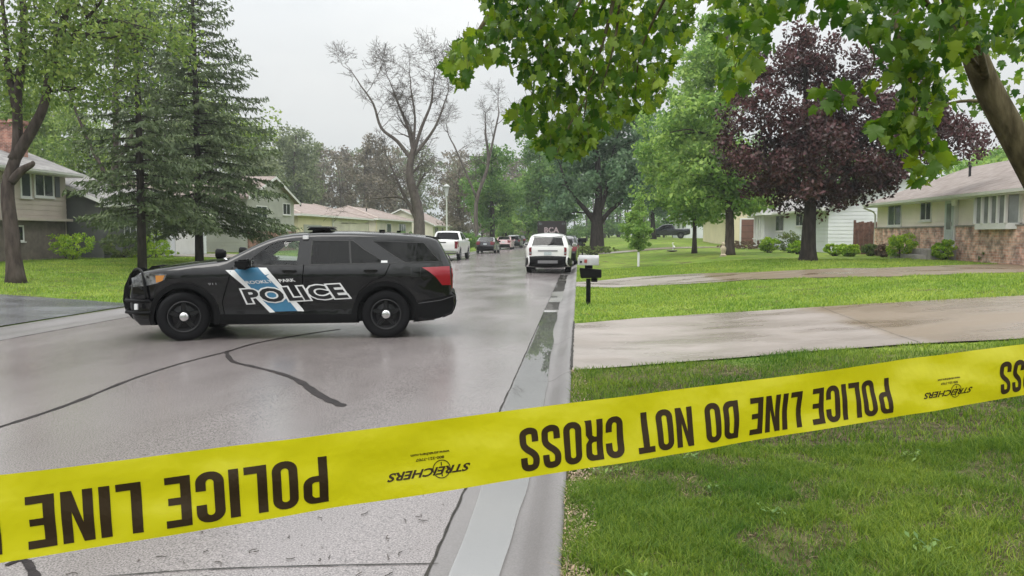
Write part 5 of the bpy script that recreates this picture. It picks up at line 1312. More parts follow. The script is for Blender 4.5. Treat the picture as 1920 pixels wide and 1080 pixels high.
# --- two spruces
def spruce(name, label, base, height, seed, tr, rprof, skip=0.0, z0=2.2, nb=110, dens=1.0):
    rs = np.random.RandomState(seed); e = empty(name, base, 0, label, 'spruce tree')
    tk = MB(); tk.tube([(0, 0, -.2), (.02, 0, 1.5), (.05, 0, height * .5), (0, 0, height)], [tr * 1.15, tr, tr * .7, .03], 10)
    P, U, S_ = [], [], []
    for i in range(nb):
        t = (i + rs.rand()) / nb; z = z0 + (height - z0 - .2) * t ** 1.05; az = i * 2.39996 + rs.uniform(-.4, .4)
        L_ = rprof(z, az) * rs.uniform(.72, 1.12)
        if rs.rand() < skip: L_ *= .5
        d = np.array([math.cos(az), math.sin(az), 0]); q = []
        rise = .20 * (z / height)
        for k in range(8):
            s_ = k / 7; q.append(np.array([0, 0, z]) + d * L_ * s_ + np.array([0, 0, L_ * (rise * s_ - .55 * s_ * s_ * (1 - z / height * .6) + .30 * s_ ** 3)]))
        tk.tube(q, [tr * .22 * (1 - .85 * k / 7) * (.5 + .5 * (1 - t)) for k in range(8)], 5, caps=False)
        perp = np.array([-d[1], d[0], 0]); nt_ = int(L_ * 9 * dens)
        for j in range(nt_):
            s_ = .15 + .85 * (j + rs.rand()) / nt_; k = min(int(s_ * 7), 6); o = q[k] + (q[k + 1] - q[k]) * (s_ * 7 - k)
            tl = (.25 + .55 * math.sin(math.pi * min(1, s_ * 1.05)) ** .7) * L_ * .34; sg = 1 if j % 2 else -1
            td = d * .65 + perp * sg * rs.uniform(.5, 1.0) + np.array([0, 0, -rs.uniform(.05, .35)]); td /= np.linalg.norm(td)
            m_ = max(3, int(tl / .085))
            for w in range(m_):
                f_ = (w + rs.rand()) / m_; P.append(o + td * tl * f_ + rs.normal(0, .02, 3) - np.array([0, 0, .15 * tl * f_ * f_])); U.append(td * .6 + rs.normal(0, .45, 3) + np.array([0, 0, -.45])); S_.append(.10 * rs.uniform(.7, 1.5))
    tk.build('trunk', M_BARKD, e, smooth=True, recalc=False)
    P = np.array(P); U = np.array(U); U /= np.linalg.norm(U, axis=1)[:, None]; S_ = np.array(S_)[:, None]; W_ = rs.normal(0, 1, P.shape); Vv = np.cross(U, W_); Vv /= np.linalg.norm(Vv, axis=1)[:, None]
    V = np.stack([P - U * S_, P - Vv * S_ * .30, P + U * S_, P + Vv * S_ * .30], 1).reshape(-1, 3); np_mesh('needles', V, np.arange(len(V)).reshape(-1, 4), M_NEED, e)
    return e
B_ = on_ground(267, 508)
spruce('spruce_tree', 'spruce with a bare dark lower trunk, on the lawn left of the police SUV bonnet', B_, 12.6, 41, .155, lambda z, a: max(.25, 2.6 * min(1, (12.9 - z) / 8.5) * (.75 if z < 3 else 1)), z0=1.9, nb=150, dens=1.25, skip=.25)
B_ = on_ground(374, 495)
spruce('spruce_tree', 'taller spruce with wide drooping boughs directly behind the police SUV bonnet', B_, 14.8, 47, .175, lambda z, a: max(.3, 4.5 * min(1, (15.6 - z) / 12.0)), z0=1.7, nb=205, skip=.25, dens=1.25)
# --- left foreground tree with forked trunk
B_ = on_ground(30, 530)
tree('tree', 'forked brown-trunked tree at the left edge with yellow-green spring leaves', B_, [(0, 0, 0), tuple(rel(B_, 22, 440)), tuple(rel(B_, 14, 350)), tuple(rel(B_, 32, 280)), tuple(rel(B_, 33, 180)), tuple(rel(B_, 45, 60)), tuple(rel(B_, 35, -90))], .23,
     [(*rel(B_, 60, 40), 3.0, 3, 2.0), (*rel(B_, 160, 60), 2.6, 2.5, 1.6), (*rel(B_, 250, 40), 2.2, 2.2, 1.6), (*rel(B_, 20, 150), 1.5, 2, 1.5), (*rel(B_, 120, 140), 1.6, 2, 1.0), (*rel(B_, 180, 150), 1.2, 2, .9), (*rel(B_, 130, -120), 5, 4, 2.2)],
     230, 66, .075, .6, M_SPRL, M_BARK, 51, nb=75, shell=.2, r1=.3, twigs=2,
     limbs=[([tuple(rel(B_, 25, 300)), tuple(rel(B_, 62, 240)), tuple(rel(B_, 84, 190)), tuple(rel(B_, 96, 110)), tuple(rel(B_, 120, 40)), tuple(rel(B_, 160, -60))], .17),
            ([tuple(rel(B_, 90, 150)), tuple(rel(B_, 120, 95)), tuple(rel(B_, 150, 50)), tuple(rel(B_, 210, -20))], .10),
            ([tuple(rel(B_, 20, 340)), tuple(rel(B_, 40, 320)), tuple(rel(B_, 60, 308)), tuple(rel(B_, 60, 303))], .15),
            ([tuple(rel(B_, 30, 200)), tuple(rel(B_, 15, 130)), tuple(rel(B_, 10, 60)), tuple(rel(B_, 0, -40))], .12)])
# lime tree whose boughs mingle with the spruces
B_ = at_col(215, 44)
tree('tree', 'yellow-green leafy tree standing right behind the two spruces', B_, [(0, 0, 0), (0, 0, 3), (.3, 0, 6), (.5, 0, 11), (1, 0, 15)], .30,
     [(*rel(B_, 240, 60), 4.5, 3, 2.6), (*rel(B_, 330, 150), 4.0, 3, 2.2), (*rel(B_, 400, 230), 3.6, 3, 1.7), (*rel(B_, 460, 260), 1.8, 2, .8), (*rel(B_, 120, 130), 2.5, 3, 3), (*rel(B_, 300, 20), 3.2, 3, 2)],
     230, 50, .12, .8, M_SPRL, M_BARK, 57, nb=60, shell=.25, limbs=[([(.2, 0, 5), (2, 0, 8), (5, 0, 11)], .14), ([(0, 0, 4), (-1.5, 0, 7), (-3, 0, 11)], .14)])
# --- bare trees
def bare(name, label, base, forks, r0, depth, seed, bark, spread=.5, shrink=.73, L0=2.6, cat='bare tree', buds=0):
    rs = random.Random(seed); e = empty(name, base, 0, label, cat); mb = MB(); tips = []
    def grow(p, d, L_, r_, k):
        n = 3; pts = [p]; rr_ = [r_]; q = p.copy(); dd = d.copy()
        for i in range(n):
            dd = (dd + Vector((rs.gauss(0, .12), rs.gauss(0, .12), rs.gauss(.03, .08)))).normalized(); q = q + dd * L_ / n; pts.append(q.copy()); rr_.append(r_ * (1 - .35 * (i + 1) / n))
        mb.tube(pts, [max(x_, .009) for x_ in rr_], 7 if k < 2 else (5 if k < 4 else 3), caps=False)
        if k >= depth: tips.append(q); return
        nb = 2 if rs.random() < .6 else 3
        for i in range(nb):
            ax = dd.orthogonal().normalized(); ax.rotate(Matrix.Rotation(rs.uniform(0, 6.283), 3, dd)); nd = dd.copy(); nd.rotate(Matrix.Rotation(rs.uniform(.25, .25 + spread), 3, ax))
            nd.z += .08 if k < 4 else -.1; nd.normalize()
            grow(q.copy(), nd, L_ * shrink * rs.uniform(.75, 1.2), rr_[-1] * (.78 if i == 0 else .6), k + 1)
        if k >= 1:
            for pt in pts[1:3]:
                if rs.random() < .6:
                    nd = Vector((rs.gauss(0, 1), rs.gauss(0, 1), rs.gauss(.3, .5))).normalized(); grow(pt.copy(), nd, L_ * .65, r_ * .4, max(k + 1, depth - 2))
    for (trunk, rr0, rr1) in forks:
        T = smooth_path([np.array(p, float) for p in trunk], 4); mb.tube(T, [rr0 + (rr1 - rr0) * k / (len(T) - 1) for k in range(len(T))], 10)
        d = Vector(T[-1] - T[-2]).normalized(); grow(Vector(T[-1]), d, L0, rr1, 2)
        for k in range(len(T) // 2, len(T) - 1, 2):
            nd = Vector((rs.gauss(0, .8), rs.gauss(0, .8), .6)).normalized(); grow(Vector(T[k]), nd, L0 * .8, rr1 * .6, 3)
    mb.build('trunk', bark, e, smooth=True, recalc=False)
    if buds:
        V, F_ = cloud([tuple(t) for t in tips], [.35] * len(tips), buds, .05, seed); np_mesh('buds', V, F_, M_BUD, e)
    return e
B_ = at_col(785, 56); q = lambda x, y: tuple(rel(B_, x, y))
bare('bare_tree', 'big leafless tree with a wide fan of branches above the tan houses', B_,
     [([(0, 0, -.2), q(785, 400), q(768, 330), q(775, 280)], .48, .2),
      ([q(775, 285), q(765, 240), q(745, 190), q(738, 170)], .15, .05), ([q(776, 285), q(790, 240), q(808, 195), q(812, 160)], .15, .05),
      ([q(772, 300), q(745, 265), q(715, 240), q(700, 195), q(676, 160)], .16, .05), ([q(778, 290), q(815, 240), q(836, 185)], .14, .05),
      ([q(780, 400), q(770, 385), q(748, 370), q(700, 372)], .16, .05), ([q(782, 415), q(752, 355), q(742, 330)], .14, .07), ([q(775, 270), q(778, 220), q(770, 165)], .11, .05)],
     .6, 7, 61, M_BARKG, spread=.5, shrink=.82, L0=1.15)
B_ = at_col(895, 84); q = lambda x, y: tuple(rel(B_, x, y))
bare('bare_tree', 'thin pale bare tree behind the street lamp, farther down the left side', B_, [([(0, 0, -.2), q(893, 380), q(915, 310), q(910, 250)], .26, .12), ([q(915, 310), q(925, 260), q(935, 215)], .14, .08), ([q(893, 370), q(868, 310), q(850, 270)], .14, .08)], .3, 7, 67, M_BARKG, shrink=.8, L0=1.3)
# --- other separate trees, nearest first
def simple(px, Y, top, wpx, leaf, bark, label, seed, low=430, tr=.3, n=150, per=60, ls=.2, cr=1.0, cat='tree', name='tree', shell=.35):
    B_ = at_col(px, Y); sc = depth_of(B_) / FPX; H_ = (440 - top) * sc + EYE - B_[2]; lo = max(.8, (440 - low) * sc); w = wpx * sc / 2; rs = np.random.RandomState(seed)
    el = []
    for k in range(6):
        t = k / 5; z = lo + (H_ - lo) * (.15 + .72 * t); ww = w * (math.sin(math.pi * (.18 + .68 * t)) ** .7); el.append((rs.uniform(-.3, .3) * w, rs.uniform(-.3, .3) * w, z, ww * rs.uniform(.6, .9), ww * .8, (H_ - lo) * .19))
    return tree(name, label, B_, [(0, 0, 0), (rs.uniform(-.2, .2), 0, H_ * .3), (rs.uniform(-.5, .5), 0, H_ * .6), (0, 0, H_ * .9)], tr, el, n, per, ls, cr, leaf, bark, seed, nb=30, shell=shell, cat=cat)
simple(922, 92, 285, 120, M_MIDG, M_BARKD, 'dark-trunked green tree behind the charcoal sedan and pale pinkish car', 71, low=405, tr=.35, n=150)
simple(990, 128, 330, 100, M_LIME, M_BARK, 'bright green tree closing the far end of the street', 73, low=436, n=130, ls=.25, cr=1.2)
simple(950, 112, 380, 60, M_LIME, M_BARK, 'low yellowish-green tree above the far parked cars', 74, low=436, n=70, ls=.2, cr=.9)
simple(1010, 100, 260, 150, M_MIDG, M_BARK, 'green tree rising behind the black box truck', 75, low=410, n=170, ls=.22, cr=1.2)
simple(1040, 118, 240, 160, M_BLUEG, M_BARKD, 'bluish-green tree at the street end, right of the box truck', 76, low=425, n=170, ls=.25, cr=1.3)
simple(1225, 96, 215, 150, M_BLUEG, M_BARKD, 'dark bluish tree between the broad kerb tree and the bright green ones', 77, low=405, n=170, ls=.22, cr=1.2)
simple(1335, 92, 300, 90, M_MIDG, M_BARKD, 'far green tree with a dark trunk behind the slim bright tree', 78, low=415, n=90, tr=.6)
simple(862, 100, 300, 110, M_BUD, M_BARKG, 'brownish budding tree left of the dark-trunked green tree', 79, low=430, n=120, per=45, ls=.16)
simple(560, 116, 232, 150, M_OLIVE, M_BARKG, 'olive tree rising above the grey-green house gable', 80, low=400, n=170, ls=.22, cr=1.2)
simple(690, 122, 262, 130, M_BUD, M_BARKG, 'brown budding tree left of the big bare tree', 82, low=420, n=150, ls=.2)
simple(1880, 62, 285, 220, M_LIME, M_BARK, 'yellow-green treetop showing above the brown shingle roof', 84, low=330, n=120)
simple(60, 62, 120, 260, M_SPRL, M_BARK, 'tall spring-green tree behind the split-level house chimney', 85, low=330, n=220, per=55, ls=.16, shell=.25, cr=1.2)
simple(165, 58, 190, 150, M_SPRL, M_BARK, 'multi-stemmed spring-green tree behind the low dark garage', 86, low=400, n=150, per=50, ls=.14, shell=.25)
simple(470, 84, 240, 150, M_OLIVE, M_BARKG, 'dull green tree behind the drooping spruce', 87, low=400, n=160, ls=.18)
# --- far woods
def woods(name, label, spec, m, seed, ls=.3):
    rs = np.random.RandomState(seed); Cs, Rs_ = [], []; tb_ = MB(); 
    for (x0, x1, Y0, Y1, top0, top1, k) in spec:
        for j in range(k):
            px = rs.uniform(x0, x1); Y = rs.uniform(Y0, Y1); b = np.array(at_col(px, Y)); sc = depth_of(b) / FPX; top = (440 - rs.uniform(top0, top1)) * sc + EYE; w = rs.uniform(2.2, 4)
            for c in range(36):
                t = rs.rand() ** .8 if c < 26 else .12 * rs.rand(); Cs.append(b + np.array([rs.normal(0, w * .5), rs.normal(0, w * .5), 0]) + np.array([0, 0, 1 + (top - 2) * t])); Rs_.append(rs.uniform(.8, 1.5))
            tb_.tube([b, b + np.array([rs.uniform(-.6, .6), 0, top * .5]), b + np.array([rs.uniform(-1, 1), 0, top * .95])], [.22, .14, .04], 5, caps=False)
            for _ in range(5): a_ = b + np.array([0, 0, top * rs.uniform(.3, .8)]); limb(tb_, a_, a_ + np.array([rs.normal(0, 2), rs.normal(0, 2), rs.uniform(1, 3)]), .07, .02, rs, 3, 4)
    V, F_ = cloud(Cs, Rs_, 30, ls, seed + 1); o = np_mesh(name, V, F_, m); tag(o, label, 'woods', kind='stuff')
    tag(tb_.build('far_tree_trunks', M_BARKG, recalc=False), 'trunks and limbs of the ' + name.replace('_', ' '), 'woods', kind='stuff')
woods('brown_woods', 'brownish budding far woods behind the tan houses', [(560, 760, 135, 160, 265, 320, 16), (830, 980, 150, 175, 280, 330, 10)], M_BUD, 91)
woods('olive_woods', 'olive far woods behind the left-hand houses', [(430, 620, 130, 165, 235, 280, 16), (600, 900, 150, 185, 270, 320, 16)], M_OLIVE, 93)
woods('green_woods', 'green far woods closing the street and the right-hand yards', [(930, 1110, 160, 195, 270, 370, 16), (1110, 1420, 135, 170, 230, 330, 24), (1420, 1990, 75, 110, 260, 330, 20)], M_MIDG, 95)
woods('left_woods', 'olive-green far woods behind the left edge', [(-120, 420, 75, 110, 130, 240, 34)], M_OLIVE, 97, ls=.2)
# --- shrubs
bush('shrub', 'round bright green shrub left of the front steps, against the brick base', (1690, 486), 1.35, 1.1, M_SHRUB, 101)
bush('shrub', 'low yellow-green shrub left of two in front of the white wall', (1566, 480), 1.1, .62, M_SHRUB, 102)
bush('shrub', 'low yellow-green shrub right of two in front of the white wall', (1594, 481), 1.0, .6, M_SHRUB, 103)
bush('shrub', 'dull low shrub at the brick corner', (1632, 480), .9, .6, M_SHRUB2, 104)
bush('shrub', 'reddish brown shrub beside the round bright shrub', (1655, 482), .7, .55, mat('brown_shrub_leaves', (.15, .10, .06), .8, island=.4), 105)
bush('shrub', 'small green shrub right of the front steps', (1768, 489), .8, .85, M_SHRUB, 106)
bush('shrub', 'sparse weedy shrub against the brick below the bay window', (1858, 492), 1.1, .55, M_SHRUB2, 107, n=25)
bush('shrub', 'dark green shrub by the white house porch', (1480, 474), 1.5, 1.2, M_SHRUB2, 108)
bush('shrub', 'yellowish shrub left of the porch shrub', (1442, 474), 1.2, .9, M_SHRUB, 109)
bush('shrub', 'low round green shrub between the porch shrub and purple tree trunk', (1496, 477), 1.2, .7, M_SHRUB, 115)
bush('shrub', 'bright green shrub under the split-level house windows', pos=(-23.6, 34.2, .48), w=2.3, h=1.25, m=M_SHRUB, seed=110)
bush('shrub', 'bright shrub just right of the first spruce trunk', pos=(-22.4, 39.2, .48), w=1.6, h=1.5, m=M_SHRUB, seed=111)
bush('shrub', 'low dark shrub below the low dark garage wall', pos=(-22.6, 36.6, .45), w=2.0, h=1.2, m=M_SHRUB2, seed=112)
bush('flower_bed', 'strip of low yellow-green plants along the garage front', pos=(-21.8, 38.0, .46), w=2.6, h=.45, m=M_SHRUB, seed=113, cat='plants')
bush('hedge', 'rounded dark hedge on the verge beyond the white pickup', pos=(*at_col(875, 76)[:2], .3), w=3.4, h=1.5, m=M_MIDG, seed=114, cat='hedge', ls=.09, n=90)
bush('flower_bed', 'low leafy garden bed around the foot of the broad kerb tree', pos=(*at_col(1112, 54)[:2], .3), w=3.6, h=.6, m=M_SHRUB2, seed=116, cat='plants', n=90)
bush('hedge', 'dark shrub against the second tan house', pos=(-20.4, 88, .6), w=3, h=1.5, m=M_MIDG, seed=117, cat='hedge', ls=.09)
bush('flower_bed', 'mulch bed with red-brown plants beside the sturdy green tree', pos=(*at_col(1400, 57)[:2], .6), w=4.5, h=.6, m=mat('brown_shrub_leaves', (.15, .10, .06)), seed=118, cat='plants', n=90)
# --- tree line behind the viewer (seen as reflections in windows and paintwork)
def behind():
    rs = np.random.RandomState(131); Cs, Rr = [], []; tb_ = MB()
    for j in range(22):
        x = -48 + j * 3.6 + rs.uniform(-1, 1); y = rs.uniform(-34, -22); t_ = rs.uniform(6, 12); b = np.array([x, y, .2])
        for c in range(20): Cs.append(b + np.array([rs.normal(0, 1.5), rs.normal(0, 1.2), 1 + (t_ - 1.5) * rs.rand() ** .8])); Rr.append(rs.uniform(.9, 1.6))
        tb_.tube([b, b + np.array([.2, 0, t_ * .8])], [.2, .08], 5, caps=False)
    V, F_ = cloud(Cs, Rr, 26, .34, 5); tag(np_mesh('woods', V, F_, M_MIDG), 'tree line on the near side of the street', 'woods', kind='stuff')
    tag(tb_.build('far_tree_trunks', M_BARK, recalc=False), 'trunks of the near-side tree line', 'woods', kind='stuff')
behind()
# ================================================================== SMALL OBJECTS
# --- mailboxes
def box_tunnel(mb, x0, x1, w, h, z, n=10):
    lp = [(-w / 2, z), (w / 2, z), (w / 2, z + h - w / 2)] + [(w / 2 * math.cos(t), z + h - w / 2 + w / 2 * math.sin(t)) for t in np.linspace(0, math.pi, n)[1:-1]] + [(-w / 2, z + h - w / 2)]
    return mb.prism(lp, x0, x1, 'x')
B_ = on_ground(1103, 571)
mbx = empty('mailbox', B_, R(-2), 'white round-topped mailbox above a black box on a dark post, nearest the camera', 'mailbox', 'kerbside mailboxes')
z0 = B_[2]
sM = depth_of(B_) / FPX
def zpx(y): return EYE + (440 - y) * sM - z0
MB().box(-.05, -.05, -.2, .05, .05, zpx(522)).build('post', M_PLAST, mbx, bevel=.006)
MB().prism([(-.20, zpx(502)), (.29, zpx(505)), (.29, zpx(520)), (-.17, zpx(521))], -.09, .09, 'y').build('lower_box', M_PLAST, mbx, bevel=.012)
MB().box(.06, -.06, zpx(528), .20, .06, zpx(521)).box(-.08, -.06, zpx(503), .09, .06, zpx(497)).build('bracket', M_PLAST, mbx, bevel=.005)
wb = box_tunnel(MB(), -.22, .23, .20, zpx(478) - zpx(497), zpx(497)).build('upper_box', mat('grey_white_enamel', (.36, .36, .37), .4, var=.12, scale=5), mbx, bevel=.008)
MB().box(-.237, -.088, zpx(496), -.222, .088, zpx(482)).build('box_door', M_TRIM, wb, bevel=.004)
MB().lathe([(.024, 0), (.024, .012), (.001, .014)], 12, 'y', (-.165, -.114, zpx(490.5))).build('black_knob', M_PLAST, wb)
MB().box(-.09, -.112, zpx(492), -.03, -.102, zpx(486)).tube([(-.10, -.108, zpx(489.5)), (-.03, -.108, zpx(489))], .008, 6).build('red_flag', mat('faded_red_paint', (.30, .05, .05), .5), wb)
B_ = on_ground(1092, 482)
m2 = empty('mailbox', B_, 0, 'farther dark mailbox standing on a thin post by the kerb', 'mailbox', 'kerbside mailboxes')
MB().box(-.05, -.05, -.2, .05, .05, 1.0).build('post', M_BARKD, m2)
box_tunnel(MB(), -.32, .26, .26, .34, 1.0).build('box', M_PLAST, m2, bevel=.01)
MB().box(-.35, -.08, .78, .2, .08, .95).build('newspaper_box', M_DARK, m2)
B_ = on_ground(1083, 466)
m3 = empty('mailbox', B_, 0, 'small far pale mailbox just left of the farther dark one', 'mailbox', 'kerbside mailboxes')
MB().box(-.05, -.05, -.2, .05, .05, 1.0).build('post', M_TRIM, m3); box_tunnel(MB(), -.3, .3, .24, .3, 1.0).build('box', M_TRIM, m3)
# --- street lamp
B_ = at_col(838, 57)
sl = empty('street_lamp', B_, 0, 'pale post-top street lamp on the left verge behind the white pickup', 'street lamp')
sL = depth_of(B_) / FPX; top = EYE + (440 - 346) * sL - B_[2]
MB().lathe([(.11, -.1), (.11, .25), (.075, .35), (.05, top - 1.0), (.045, top - .9)], 12).build('pole', mat('pale_green_pole', (.50, .53, .46), .5, var=.08, scale=3), sl, smooth=True, sharp=40)
lh = MB().lathe([(.05, top - .92), (.13, top - .88), (.10, top - .82), (.20, top - .25), (.26, top - .22), (.27, top - .17), (.10, top - .03), (.04, top), (.001, top + .02)], 10).build('lantern', mat('lantern_grey', (.38, .40, .38), .4), sl, smooth=True, sharp=35)
# --- lawn ornaments
B_ = on_ground(1262, 472)
go = empty('garden_ornament', B_, 0, 'white bird-shaped garden ornament with a low grey dish on the lawn', 'garden ornament')
MB().tube(smooth_path([(0, 0, .0), (0, 0, .22), (.06, 0, .34), (-.02, 0, .46), (-.04, 0, .58), (.06, 0, .62)], 4), [.02] * 4 + [.03, .06, .09, .10, .08, .05, .04, .035, .03, .03, .03, .035, .03, .025, .02, .015, .008][:17], 8).build('bird', M_TRIM, go, smooth=True)
MB().lathe([(.05, 0), (.30, .04), (.40, .12), (.37, .12), (.25, .07), (.001, .06)], 16, 'z', (-.1, -.2, 0)).build('dish', M_CSTEP, go, smooth=True)
B_ = on_ground(1356, 481)
gs = empty('garden_statue', B_, 0, 'small beige statue at the foot of the sturdy bright green tree', 'statue')
MB().lathe([(.14, 0), (.16, .08), (.10, .14), (.13, .30), (.15, .42), (.09, .52), (.06, .55), (.09, .62), (.08, .70), (.001, .75)], 12).build('figure', mat('beige_stone', (.45, .38, .28), .8, var=.2, scale=8), gs, smooth=True, sharp=50)
MB().lathe([(.2, -.05), (.2, .02), (.001, .02)], 12).build('plinth', M_CSTEP, gs)
B_ = on_ground(170, 473)
tag(MB().prism([(-.5, 0), (.5, 0), (.42, .13), (-.40, .16)], -.25, .25, 'y').build('stone', mat('dark_stone', (.05, .055, .05), .8, var=.4, scale=6), bevel=.03), 'low dark flat stone on the lawn left of the first spruce', 'stone').location = B_

# --- police tape
A_ = at_d(0, 972.5, .675); Bq = at_d(1920, 693.5, 1.148); dT = Bq - A_; LT = np.linalg.norm(dT); dT /= LT
wT = _u - (_u @ dT) * dT; wT /= np.linalg.norm(wT); nT = np.cross(dT, wT); nT = nT * (-1 if nT @ _f > 0 else 1)
HWT = .0381
def s_of(px):
    """distance along the tape seen at a pixel column"""
    lo, hi = -.6, LT + 1
    for _ in range(50):
        m_ = (lo + hi) / 2; p = A_ + dT * m_ - np.array([0, 0, EYE]); x = 960 + FPX * (p @ _r) / (p @ _f)
        if x < px: lo = m_
        else: hi = m_
    return lo
def Tp(s_, v, off=0.0):         # v: 0 top edge .. 1 bottom edge
    rip = .0022 * math.sin(s_ * 9.0 + v * 2.0) + .0014 * math.sin(s_ * 23 + v * 5) + .010 * (max(0, s_ - .75)) * math.sin((s_ - .75) * 13 + v * 4.2)
    rip += .0009 * math.sin(s_ * 57 + v * 7) * math.sin(s_ * 7.3) + .0012 * math.sin(s_ * 31 - v * 11) * math.sin(s_ * 3.1 + 1)
    sagg = -.010 * math.sin(math.pi * min(1, max(0, s_ / LT))) * 0.15
    w_ = .5 - v
    return A_ + dT * s_ + wT * (w_ * 2 * HWT + sagg) + nT * (rip + off)
M_TAPE = mat('yellow_tape', (.53, .505, .012), .3, spec=.5, transl=.3, var=.04, scale=5, bump=.22, bscale=20)
M_INK = mat('brown_black_ink', (.030, .019, .008), .5, spec=.2)
tpe = empty('police_tape', tuple(A_), 0, 'yellow police line tape with upside-down black lettering stretched across the whole foreground', 'police tape')
oT = A_
S0, S1 = -.45, LT + 2.6
tb_ = MB().grid(lambda u, v: Tp(S0 + (S1 - S0) * u, v) - oT, 420, 10)
band_ = tb_.build('band', M_TAPE, tpe, smooth=True, recalc=False)
def arc(cx, cy, r_, a0, a1, n=6): return [(cx + r_ * math.cos(R(a0 + (a1 - a0) * k / n)), cy + r_ * math.sin(R(a0 + (a1 - a0) * k / n))) for k in range(n + 1)]
def rrect(x0, y0, x1, y1, r_): return arc(x1 - r_, y0 + r_, r_, -90, 0) + arc(x1 - r_, y1 - r_, r_, 0, 90) + arc(x0 + r_, y1 - r_, r_, 90, 180) + arc(x0 + r_, y0 + r_, r_, 180, 270)
a_, W_ = .155, .44
GL = {
 'I': ([[(0, 0), (.165, 0), (.165, 1), (0, 1)]], .165),
 'L': ([[(0, 0), (.38, 0), (.38, .15), (.165, .15), (.165, 1), (0, 1)]], .38),
 'E': ([[(0, 0), (.40, 0), (.40, .15), (.165, .15), (.165, .43), (.36, .43), (.36, .57), (.165, .57), (.165, .85), (.40, .85), (.40, 1), (0, 1)]], .40),
 'T': ([[(.14, 0), (.305, 0), (.305, .85), (.445, .85), (.445, 1), (0, 1), (0, .85), (.14, .85)]], .445),
 'N': ([[(0, 0), (.15, 0), (.15, .62), (.30, 0), (.46, 0), (.46, 1), (.31, 1), (.31, .40), (.16, 1), (0, 1)]], .46),
 'O': ([rrect(0, -.01, W_, 1.01, .2), rrect(a_, .14, W_ - a_, .86, .062)], W_),
 'D': ([[(0, 0)] + arc(W_ - .2, .2, .2, -90, 0) + arc(W_ - .2, .8, .2, 0, 90) + [(0, 1)], [(a_, .15), (.22, .15)] + arc(.225, .22, .06, -60, 0, 3) + arc(.225, .78, .06, 0, 60, 3) + [(.22, .85), (a_, .85)]], W_),
 'P': ([[(0, 0), (.16, 0), (.16, .39)] + arc(W_ - .19, .58, .19, -90, 0) + arc(W_ - .19, .81, .19, 0, 90) + [(0, 1)], [(.16, .52), (.23, .52)] + arc(.225, .58, .06, -60, 0, 3) + arc(.225, .80, .06, 0, 60, 3) + [(.23, .87), (.16, .87)]], W_),
 'R': ([[(0, 0), (.16, 0), (.16, .42), (.21, .42), (.27, .38), (.285, .02), (.30, 0), (.46, 0), (.44, .06), (.435, .36), (.36, .48), (.43, .58)] + arc(W_ - .17, .83, .17, 0, 90) + [(0, 1)], [(.16, .55), (.23, .55)] + arc(.225, .61, .06, -60, 0, 3) + arc(.225, .80, .06, 0, 60, 3) + [(.23, .87), (.16, .87)]], .46),
 'C': ([arc(.20, .20, .21, 180, 270) + arc(W_ - .2, .20, .21, 270, 360) + [(W_ + .01, .37), (.285, .37), (.285, .2)] + arc(.22, .2, .062, 0, -180, 6) + arc(.22, .8, .062, 180, 0, 6) + [(.285, .64), (W_ + .01, .64)] + arc(W_ - .2, .80, .21, 0, 90) + arc(.20, .80, .21, 90, 180)], W_),
 'S': ([stroke(smooth_path([(.365, .68), (.362, .80), (.33, .905), (.22, .935), (.11, .90), (.08, .79), (.09, .68), (.16, .585), (.28, .49), (.355, .39), (.365, .25), (.345, .12), (.22, .065), (.10, .10), (.078, .2), (.075, .33)], 4), .155)], W_),
}
def tape_text(txt, sR, sL, v0, v1, name, gap=.085, space=.27):
    """text turned upside down: starts at sR, runs to sL; baseline at v0, cap top at v1"""
    x = 0; items = []
    for ch in txt:
        if ch == ' ': x += space; continue
        g, w = GL[ch]; items.append((g, x)); x += w + gap
    tot = x - gap; mb = MB()
    for g, x0 in items:
        V, F_ = fill(g, .16, .2)
        mb.add([Tp(sR - (sR - sL) * (px_ + x0) / tot, v0 + (v1 - v0) * py_, .0005) - oT for px_, py_ in V], F_)
    o = mb.build(name, M_INK, band_, recalc=False); return tot
sP1, sS1, sP0 = s_of(1671), s_of(975), s_of(614); per = sP1 - sP0
for k in (-1, 0, 1, 2, 3):
    tape_text('POLICE LINE DO NOT CROSS', sP1 + k * per, (sS1 if k > -1 else sP1 - (sP1 - sS1) * 1.10) + k * per, .285, .905, 'lettering')
def tape_small(txt, sR, sL, v0, v1, name, bold=.02, sh=0.0):
    V, F_ = text_mesh(txt, 1, bold); x0, x1, y0, y1 = norm_text(V)
    mb = MB().add([Tp(sR - (sR - sL) * (p[0] - x0) / (x1 - x0) - sh * (p[1] - y0), v0 + (v1 - v0) * (p[1] - y0) / (y1 - y0), .0006) - oT for p in V], F_); mb.build(name, M_INK, band_, recalc=False)
l0, l1 = s_of(882), s_of(731)
